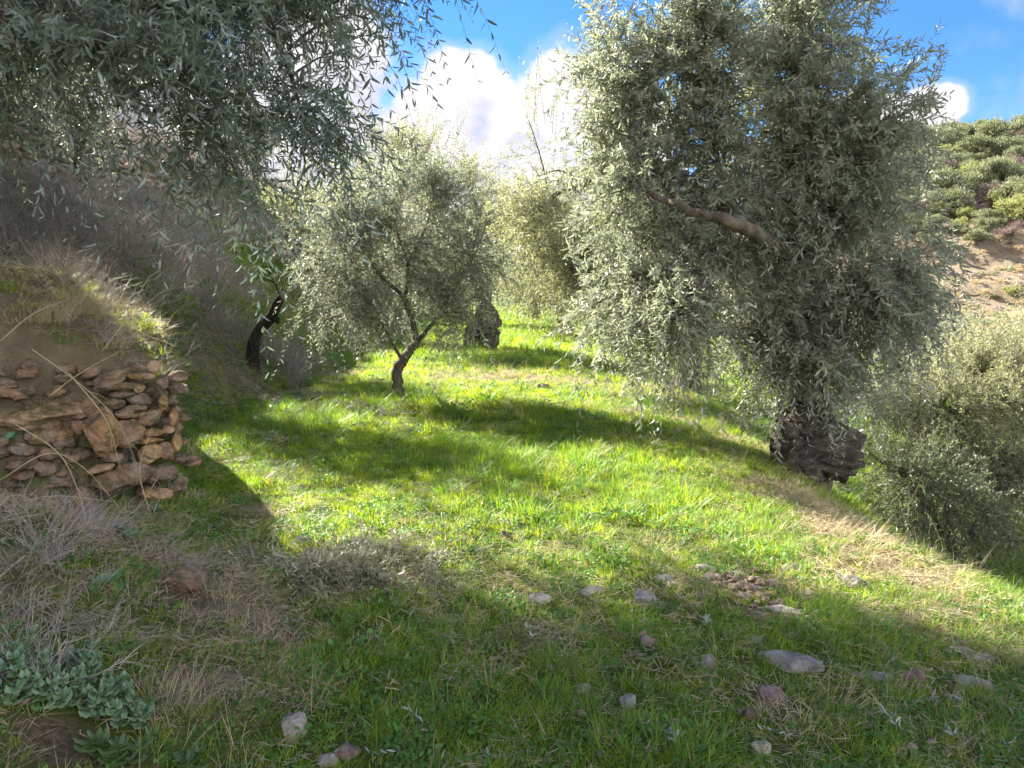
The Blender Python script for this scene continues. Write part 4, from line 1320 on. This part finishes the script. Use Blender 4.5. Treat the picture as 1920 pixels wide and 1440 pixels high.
# ------------------------------------------------------------------ trees on the far hillside
def far_tree(seed, leafm, hgt=4.2, wid=2.4, nl=9000, bare=False):
    rng = np.random.default_rng(seed)
    root = empty('hillside_tree', (0, 0, 0))
    tb = MB()
    v, f = tube(spline([(0, 0, -.4), (.1, 0, .5), (.05, .1, 1.3)], 8), np.linspace(.22, .13, 8), 8, .15, seed); tb.add(v, f)
    lobes = []
    for k in range(20):
        a = rng.random() * 6.28; rr_ = wid * .85 * rng.random() ** .5
        c = np.array([cos(a) * rr_, sin(a) * rr_, hgt * (.34 + .46 * rng.random()) - rr_ * .25])
        lobes.append((c, wid * (.12 + .26 * rng.random())))
        v, f = tube(spline([(.05, .1, 1.2), c * [.5, .5, .7], c], 6), np.linspace(.09, .02, 6), 5, 0, k); tb.add(v, f)
    o = tb.build('trunk', BARK, smooth=True); o.parent = root
    w_ = np.array([l[1] ** 2 for l in lobes]); w_ /= w_.sum()
    li = rng.choice(20, nl, p=w_)
    C = np.array([l[0] for l in lobes])[li]; R = np.array([l[1] for l in lobes])[li]
    d = rand_dirs(nl, rng); d[:, 2] = d[:, 2] * .8 + .1
    P = C + d * (R * (.2 + 1.1 * rng.random(nl) ** .8))[:, None] * np.array([1, 1, .8])
    P = P + norm(d) * (.5 * fb(P[:, 0] * 2.2 + P[:, 2], P[:, 1] * 2.2, seed, 3))[:, None]
    L = .10 + .20 * rng.random(nl) ** 2
    if bare: v, f = leaf_mesh(P, norm(d + rng.normal(size=d.shape) * .5), rand_dirs(nl, rng), L * 1.6, L * .06, 0)
    else: v, f = leaf_mesh(P, norm(d * .6 + rng.normal(size=d.shape) * .7), norm(d + rng.normal(size=d.shape) * .7), L, L * .28, 0)
    o = build('crown', v, f, leafm); o.parent = root
    return root


fk = [('olive', far_tree(801, FARLEAF)), ('olive', far_tree(802, FARLEAF, 3.8, 2.8)), ('yellow', far_tree(803, FARLEAF2, 3.4, 2.4)), ('bare', far_tree(804, FARBARE, 3.6, 2.0, 4200, True)), ('olive', far_tree(805, FARLEAF, 5.0, 2.6))]
spots = []   # hand placed front row (photo px, depth, kind, scale, label)
used = set()


def place_far(kind, x, y, s, lab, grp, rz):
    proto = fk[kind][1]
    if kind not in used:
        o = proto; used.add(kind)
    else:
        o = copy_tree(proto)
    o.location = (x, y, float(H(x, y)) - .1)
    o.scale = (s, s, s * random.uniform(.85, 1.1))
    o.rotation_euler = (0, 0, rz)
    if kind == 3: o.name = 'bare_tree'
    tag(o, lab, 'tree', grp)


front = [(1745, 462, 0, .62, 'grey green olive tree at the left end of the dark terrace step across the valley'),
         (1832, 458, 0, .72, 'low round olive tree standing at the middle of the dark terrace step across the valley'),
         (1893, 450, 3, .85, 'leafless reddish tree with a dark stem at the right end of the dark terrace step'),
         (1880, 395, 2, .95, 'tall yellow green tree above the leafless one on the far hillside'),
         (1760, 410, 2, .70, 'yellow green tree beside the big crown, above the grey olive on the step'),
         (1820, 405, 3, .80, 'bare purple brown bush between two yellow green trees on the far hillside'),
         (1900, 555, 2, .42, 'yellow green shrub alone on the bare slope at the right edge'),
         (1865, 560, 0, .25, 'small grey shrub left of the yellow green one on the bare slope'),
         (1820, 350, 2, 1.0, 'wide bright yellow green tree in the middle of the far hillside')]
for (u, v, kd, s, lab) in front:
    p = G(u, v)
    place_far(kd, p[0], p[1], s, lab, 'trees on the hillside across the valley', random.random() * 6)
rgf = np.random.default_rng(91)
placed = []
tries = 0
while len(placed) < 200 and tries < 9000:
    tries += 1
    y = 88 + 85 * rgf.random(); x = y * (.38 + .36 * rgf.random())
    q = .45 * x + .89 * y
    if q < 105 or q > 168: continue
    if any((x - a) ** 2 + (y - b) ** 2 < 2.7 ** 2 for a, b in placed): continue
    placed.append((x, y))
for (x, y) in placed:
    kd = int(rgf.choice([0, 1, 4, 2, 3], p=[.25, .23, .2, .16, .16]))
    lab = {'olive': 'grey green rounded tree in the dense wood on the far hillside', 'yellow': 'yellow green rounded tree inside the dense wood on the far hillside',
           'bare': 'leafless brownish tree inside the dense wood on the far hillside'}[fk[kd][0]]
    place_far(kd, x, y, .6 + .75 * rgf.random() ** 1.4, lab, {'olive': 'grey green trees of the far wood', 'yellow': 'yellow green trees of the far wood', 'bare': 'leafless trees of the far wood'}[fk[kd][0]], rgf.random() * 6)

# ------------------------------------------------------------------ plants and litter close by
# felted leafy plant at the lower left
def leafy(name, label, cat, u, v, n, spread, hgt, lsize, mat, seed, cols=5, wave=.12, aspect=.42, stems=True):
    rng = np.random.default_rng(seed)
    p = G(u, v)
    root = empty(name, p); tag(root, label, cat)
    lb, sb_ = MB(), MB()
    for k in range(n):
        a = rng.random() * 6.28; r_ = spread * rng.random() ** .5
        b = np.array([cos(a) * r_ * 1.25, sin(a) * r_ * .7, 0]); 
        b[2] = float(H(p[0] + b[0], p[1] + b[1])) - p[2]
        top = b + np.array([rng.normal() * .03, rng.normal() * .03 - .01, hgt * (.5 + .5 * rng.random())])
        pts = spline([b, (b + top) / 2 + rng.normal(size=3) * .012, top], 6)
        v_, f_ = tube(pts, np.linspace(.003, .002, 6), 5, 0, 1); sb_.add(v_, f_)
        for j in range(5):     # whorls down the stem
            c = pts[5 - min(j, 4)]
            for q in range(2 if j else 4):
                aa = j * 1.57 + q * (pi if j else pi / 2) + rng.normal() * .3
                el = .25 + .5 * rng.random() - .25 * (j > 0)
                d = np.array([cos(aa) * cos(el), sin(aa) * cos(el), sin(el)])
                side = np.array([-sin(aa), cos(aa), 0]); nn = np.cross(d, side) * -1
                L = lsize * (.55 + .25 * rng.random() + .10 * j)
                S_, Tn = 5, 6
                gx_ = np.linspace(-1, 1, S_)[None]; gt = np.linspace(0, 1, Tn)[:, None]
                wdt = np.sin(np.clip(gt, .02, .98) * pi) ** .6 * aspect * L * (1 - .25 * gt)
                cr_ = wave * L * (np.abs(gx_) * np.sin(gt * 15 + gx_ * 3) * .6 + gx_ ** 2 * .8 - gt ** 2 * 1.4)
                vv = c + d * (gt * L)[..., None] + side * (gx_ * wdt)[..., None] + nn * cr_[..., None]
                ii = np.arange(S_ * Tn).reshape(Tn, S_)
                qd = np.stack([ii[:-1, :-1], ii[:-1, 1:], ii[1:, 1:], ii[1:, :-1]], -1).reshape(-1, 4)
                lb.add(vv.reshape(-1, 3), [qd])
    o = lb.build('foliage', mat, smooth=True); o.parent = root
    o = sb_.build('stem', WEED, smooth=True); o.parent = root
    return root


leafy('felted_plant', 'wide clump of felted grey green rounded leaves at the left edge, lower corner', 'plant', 75, 1300, 30, .19, .15, .036, GREY, 61, aspect=.52, wave=.2)
leafy('felted_plant', 'felted grey green plant just right of the wide clump, beside dry stalks', 'plant', 205, 1340, 20, .12, .14, .034, GREY, 62, aspect=.52, wave=.2)
leafy('felted_plant', 'small upper tuft of felted grey green leaves above the lower corner clumps', 'plant', 160, 1265, 9, .07, .12, .032, GREY, 63, aspect=.52, wave=.2)
leafy('leafy_weed', 'fresh green weed with oblong leaves at the bottom left, below the felted plants', 'plant', 195, 1425, 5, .05, .07, .055, WEED, 64, aspect=.3)
leafy('leafy_weed', 'green weed with long oval leaves on the verge under the near wall', 'plant', 225, 1005, 3, .05, .05, .07, DISC, 65, aspect=.28)
leafy('leafy_weed', 'little leafy weed low at the bottom edge right of the felted plants', 'plant', 350, 1432, 3, .04, .06, .05, WEED, 66, aspect=.3)


def discs(u, v, n, r0, label, seed):
    rng = np.random.default_rng(seed)
    p = G(u, v)
    root = empty('navelwort', p); tag(root, label, 'plant', 'round leaved plants on the verge')
    lb, sb_ = MB(), MB()
    for k in range(n):
        a = k * 2.4; r_ = .018 + .03 * (k ** .5)
        c = np.array([cos(a) * r_ * 1.4, sin(a) * r_ * .7, .03 + .02 * rng.random()])
        R = r0 * (.7 + .5 * rng.random())
        th = np.linspace(0, 2 * pi, 20, endpoint=False)
        tl = rotm(.5 + rng.normal() * .2, rng.normal() * .25, 0)
        vs = [np.zeros((1, 3)) + [0, 0, -.2 * R]]
        for rr_ in (.45, .8, 1.0):
            vs.append(np.stack([np.cos(th) * rr_, np.sin(th) * rr_, [-.2 * (1 - rr_) + .05 * sin(6 * q) * rr_ for q in th]], -1) * R)
        vv = np.concatenate(vs) @ tl.T + c
        j = np.arange(20); j2 = (j + 1) % 20
        fs = [np.stack([np.zeros(20, int), 1 + j, 1 + j2], -1)] + []
        q = np.concatenate([np.stack([1 + 20 * m + j, 1 + 20 * (m + 1) + j, 1 + 20 * (m + 1) + j2, 1 + 20 * m + j2], -1) for m in (0, 1)])
        lb.add(vv, [fs[0], q])
        v_, f_ = tube([np.array([c[0] * .3, c[1] * .3, -.02]), c], [.0015, .0015], 5, 0, 1); sb_.add(v_, f_)
    o = lb.build('foliage', DISC, smooth=True); o.parent = root
    o = sb_.build('stem', WEED, smooth=True); o.parent = root


discs(185, 1100, 5, .026, 'cluster of round dimpled blue green leaves on the verge below the near wall', 5)
discs(228, 1108, 3, .024, 'smaller pair of round dimpled leaves right of the round leaved cluster', 6)
discs(25, 822, 4, .03, 'round green leaves growing out of the near wall at the left edge', 8)


# prunings
def prunings(u, v, n, rx, ry, hz_, label, seed, name='pruned_branch_pile', leafL=.055, cat='branches'):
    rng = np.random.default_rng(seed)
    p = G(u, v)
    mb = MB()
    a = rng.random(n) * 6.28; r_ = np.sqrt(rng.random(n))
    X_ = p[0] + np.cos(a) * r_ * rx; Y_ = p[1] + np.sin(a) * r_ * ry
    hgt = hz_ * (1 - r_ ** 2) * rng.random(n) + .015
    P0 = np.stack([X_, Y_, H(X_, Y_) + hgt], -1)
    b = rng.random(n) * 6.28
    D = norm(np.stack([np.cos(b), np.sin(b), .05 + .12 * rng.normal(size=n)], -1))
    twigs_with_leaves(mb, P0, D, .18 + .22 * rng.random(n), np.full(n, .12), rng, leafL, .005, 11, 1, .002)
    o = mb.build(name, [PRUNE, TWIG], loc=p)
    tag(o, label, cat, kind='stuff' if 'scattered' in label or 'few' in label else None)
    return o


PRUNE = leaf_mat("cut_olive_leaf", [(.18, .18, .10), (.25, .24, .14), (.13, .15, .08), (.32, .27, .16)], (.36, .35, .25), .2, .55, None, .3)
prunings(650, 1085, 190, .48, .26, .10, 'heap of cut grey green olive sprigs at the shade line in the foreground', 1)
prunings(720, 1055, 80, .3, .2, .06, 'thin tail of cut olive sprigs right of the heap in the foreground', 8)
prunings(655, 775, 60, .95, .35, .10, 'long low heap of cut olive sprigs left of the small forked tree', 2, leafL=.07)
prunings(600, 745, 40, .75, .3, .10, 'dark strip of cut olive sprigs on the grass right of the charred stem', 3, leafL=.07)
prunings(480, 728, 30, .5, .3, .08, 'few pale cut sprigs on the grass near the foot of the charred stem', 4, leafL=.07)
prunings(500, 830, 26, .5, .25, .06, 'scattered grey cut sprigs in the shaded grass right of the near wall', 9, leafL=.07)


def sprig(u, v, ang, L, label, seed):
    rng = np.random.default_rng(seed)
    p = G(u, v) + np.array([0, 0, .045])
    mb = MB()
    D = norm(np.array([[cos(radians(ang)), sin(radians(ang)), .12]]))
    twigs_with_leaves(mb, p[None], D, np.array([L]), np.array([.12]), rng, .036, .0034, 10, 1, .0016, wob=.2)
    o = mb.build('olive_sprig', [SPRIG, TWIG], loc=p)
    tag(o, label, 'sprig', 'fallen olive sprigs')


SPRIG = leaf_mat("fallen_sprig_leaf", [(.16, .21, .16), (.22, .27, .21), (.13, .18, .13)], (.34, .39, .34), .15, .5, None, .4)
for k, (u, v, a, L, lab) in enumerate([
        (805, 1400, 100, .17, 'upright fallen olive sprig at the bottom middle'), (760, 1430, 150, .14, 'fallen olive sprig cut by the bottom edge left of the middle'),
        (1660, 1368, 10, .15, 'silvery fallen sprig in the shade, lower right'), (1790, 1405, 60, .16, 'large silvery fallen sprig near the bottom right corner'),
        (1700, 1395, 120, .13, 'silvery sprig between the two larger ones at the lower right'), (1260, 1425, 80, .12, 'fallen sprig at the bottom edge right of the middle'),
        (985, 1430, 170, .14, 'fallen sprig lying flat at the bottom edge near the middle'), (1215, 1385, 90, .10, 'short blue green sprig standing in shaded grass right of the middle'),
        (1000, 1215, 95, .08, 'pair of pale upright olive leaves in the shaded grass, middle'), (1730, 1330, 20, .12, 'small fallen sprig above the silvery ones at the lower right'),
        (1320, 1180, 60, .07, 'tiny pale sprig in the grass left of the white flat stone'), (1510, 1410, 140, .14, 'fallen grey sprig by the small white stone at the bottom'),
        (1880, 1420, 20, .15, 'fallen sprig in the bottom right corner')]):
    sprig(u, v, a, L, lab, 300 + k)


# dry grass clumps
def dryclump(name, label, u, v, n, r, h, lean, seed, mat=STRAW, wd=.0016, dirb=None, cat='dry grass', at=None):
    rng = np.random.default_rng(seed)
    p = G(u, v) if at is None else at
    vv, ff = blade_tuft(n, r, h * .45, h, wd, lean, rng, segs=5, curl=.8)
    if dirb is not None: vv = vv + np.array(dirb) * (np.clip(vv[:, 2:3], 0, 9) ** 1.3)
    mb = MB(); mb.add(vv, ff)
    o = mb.build(name, mat, loc=None); o.location = p
    tag(o, label, cat)
    return o


dryclump('dry_grass_clump', 'sunlit bushy clump of straw grass on top of the mound above the near wall', 150, 585, 420, .30, .30, .6, 1, dirb=(.5, -.3, 0))
dryclump('dry_grass_clump', 'second straw clump at the left of the sunlit one on the mound', 60, 600, 260, .28, .30, .6, 2, dirb=(.3, -.6, -.1))
dryclump('dry_grass_clump', 'thin straw tuft on the right slope of the mound above the stones', 200, 650, 90, .15, .26, .7, 3, dirb=(.8, -.3, 0))
dryclump('dry_grass_clump', 'tuft of dry stalks beside the right end of the near wall', 345, 850, 80, .10, .20, .6, 4, dirb=(.5, 0, 0))
dryclump('dry_grass_clump', 'dry straw tuft in the lower left corner right of the felted plants', 300, 1330, 130, .14, .22, .7, 5)
dryclump('dry_grass_clump', 'wispy straw tuft on the sunny right slope above the blocky brown stone', 1560, 1010, 150, .35, .22, .8, 6)
dryclump('dry_grass_clump', 'dry grass tuft at the terrace edge right of the old stump', 1680, 955, 70, .3, .28, .5, 7)
dryclump('dry_grass_clump', 'brown dry tuft left of the old stump under the big olive tree', 1430, 800, 220, .28, .30, .6, 8, mat=BRUSH)
dryclump('dry_grass_clump', 'row of dry stalks along the terrace edge at the right border', 1850, 1060, 60, .35, .22, .4, 9)
dryclump('dry_grass_clump', 'grey dead grass hanging over the foot of the near wall', 215, 985, 90, .28, .20, .9, 10, mat=BRUSH)
dryclump('dry_grass_clump', 'tangled dead grass at the lower left below the blue grey wall rock', 60, 1010, 260, .35, .26, 1.1, 12, mat=BRUSH)
dryclump('dry_grass_clump', 'dead grass fringe over the long capstone of the near wall', 90, 745, 120, .35, .22, 1.1, 13, dirb=(.2, -.9, -.4))
# thorny bush right of the charred stem
p = G(556, 684)
mb = MB()
rb = np.random.default_rng(71)
for k in range(5):
    for v, f in twig_bush(40, .36, rb, 1.0, .0026, 4): mb.add(v + np.array([rb.normal() * .16, rb.normal() * .2, 0]), f)
o = mb.build('thorny_bush', BRUSH); o.location = p; tag(o, 'round bare pinkish brown thorny bush at the right of the charred stem', 'bush')
p = G(225, 330)
# long arching stalks over the wall and bank
arcs = [([(330, 650, 5.2), (250, 610, 5.3), (300, 550, 5.5), (365, 535, 5.7)], 'long bare twig arching from the mound towards the hanging sprigs'),
        ([(190, 660, 5.3), (235, 600, 5.4), (280, 520, 5.6), (328, 498, 5.7)], 'long bare forked twig rising behind the near wall'),
        ([(90, 745, 4.7), (150, 700, 4.8), (240, 650, 5.0)], 'thin straw stalk slanting across the mound'),
        ([(60, 655, 4.6), (150, 720, 4.7), (220, 790, 4.8), (260, 880, 4.9)], 'long straw stalk hanging down over the near wall'),
        ([(0, 640, 4.6), (60, 590, 4.7), (130, 560, 4.8)], 'straw stalk leaning at the left edge of the mound'),
        ([(160, 1010, 3.9), (250, 960, 4.2), (300, 890, 4.6)], 'pale stalk leaning against the foot of the near wall'),
        ([(0, 900, 4.3), (90, 850, 4.4), (160, 880, 4.5), (230, 960, 4.6)], 'arched dry stalk in front of the near wall'),
        ([(10, 1180, 3.1), (90, 1240, 3.0), (160, 1290, 2.9)], 'bent straw above the felted plants'),
        ([(230, 1300, 2.95), (290, 1220, 3.1), (330, 1250, 3.1), (360, 1330, 3.0)], 'arched straw right of the felted plants'),
        ([(1560, 1395, 2.8), (1600, 1330, 2.85), (1640, 1290, 2.95)], 'pair of white straws standing in the shade at the lower right'),
        ([(1690, 1080, 4.0), (1760, 1085, 4.0), (1800, 1110, 3.9)], 'long bleached straw lying on the sunny slope at the right'),
        ([(1690, 960, 5.6), (1712, 930, 5.7), (1730, 890, 5.8)], 'single dry stalk leaning up at the terrace edge near the old stump'),
        ([(130, 700, 4.7), (200, 790, 4.6), (225, 880, 4.6)], 'thin stalk crossing the big orange wall stone'),
        ([(20, 790, 4.3), (110, 850, 4.3), (150, 930, 4.3), (165, 1000, 4.2)], 'curved dry stalk falling over the left part of the near wall'),
        ([(280, 960, 4.9), (262, 880, 5.0), (285, 800, 5.1)], 'upright stalk before the right end of the near wall'),
        ([(0, 960, 4.0), (100, 930, 4.1), (210, 940, 4.3)], 'nearly level stalk at the foot of the near wall'),
        ([(70, 1120, 3.3), (150, 1060, 3.5), (240, 1030, 3.7)], 'slanting straw on the verge above the round leaved cluster'),
        ([(850, 830, 8.5), (868, 800, 8.6), (890, 775, 8.7)], 'single pale stalk in the grass below the small forked tree')]
for k, (pts, lab) in enumerate(arcs):
    c = [W(*q) for q in pts]
    gz = [float(H(q[0], q[1])) for q in c]
    c = [np.array([q[0], q[1], max(q[2], z_ + (.01 if j else -.01))]) for j, (q, z_) in enumerate(zip(c, gz))]
    mb = MB()
    sp = spline(c, 16)
    v, f = tube(sp, np.linspace(.0042, .0016, 16), 6, 0, k); mb.add(v, f)
    for j in (6, 9, 12):
        d = rb.normal(size=3) * .05 + (sp[min(j + 3, 15)] - sp[j]) * .7
        v, f = tube([sp[j], sp[j] + d * .5 + [0, 0, .01], sp[j] + d], [.002, .0014, .001], 5, 0, 1); mb.add(v, f)
    o = mb.build('dry_stalk', STRAW, smooth=True, loc=c[0])
    tag(o, lab, 'stalk', 'long dry stalks')
print('built', len(bpy.data.objects))
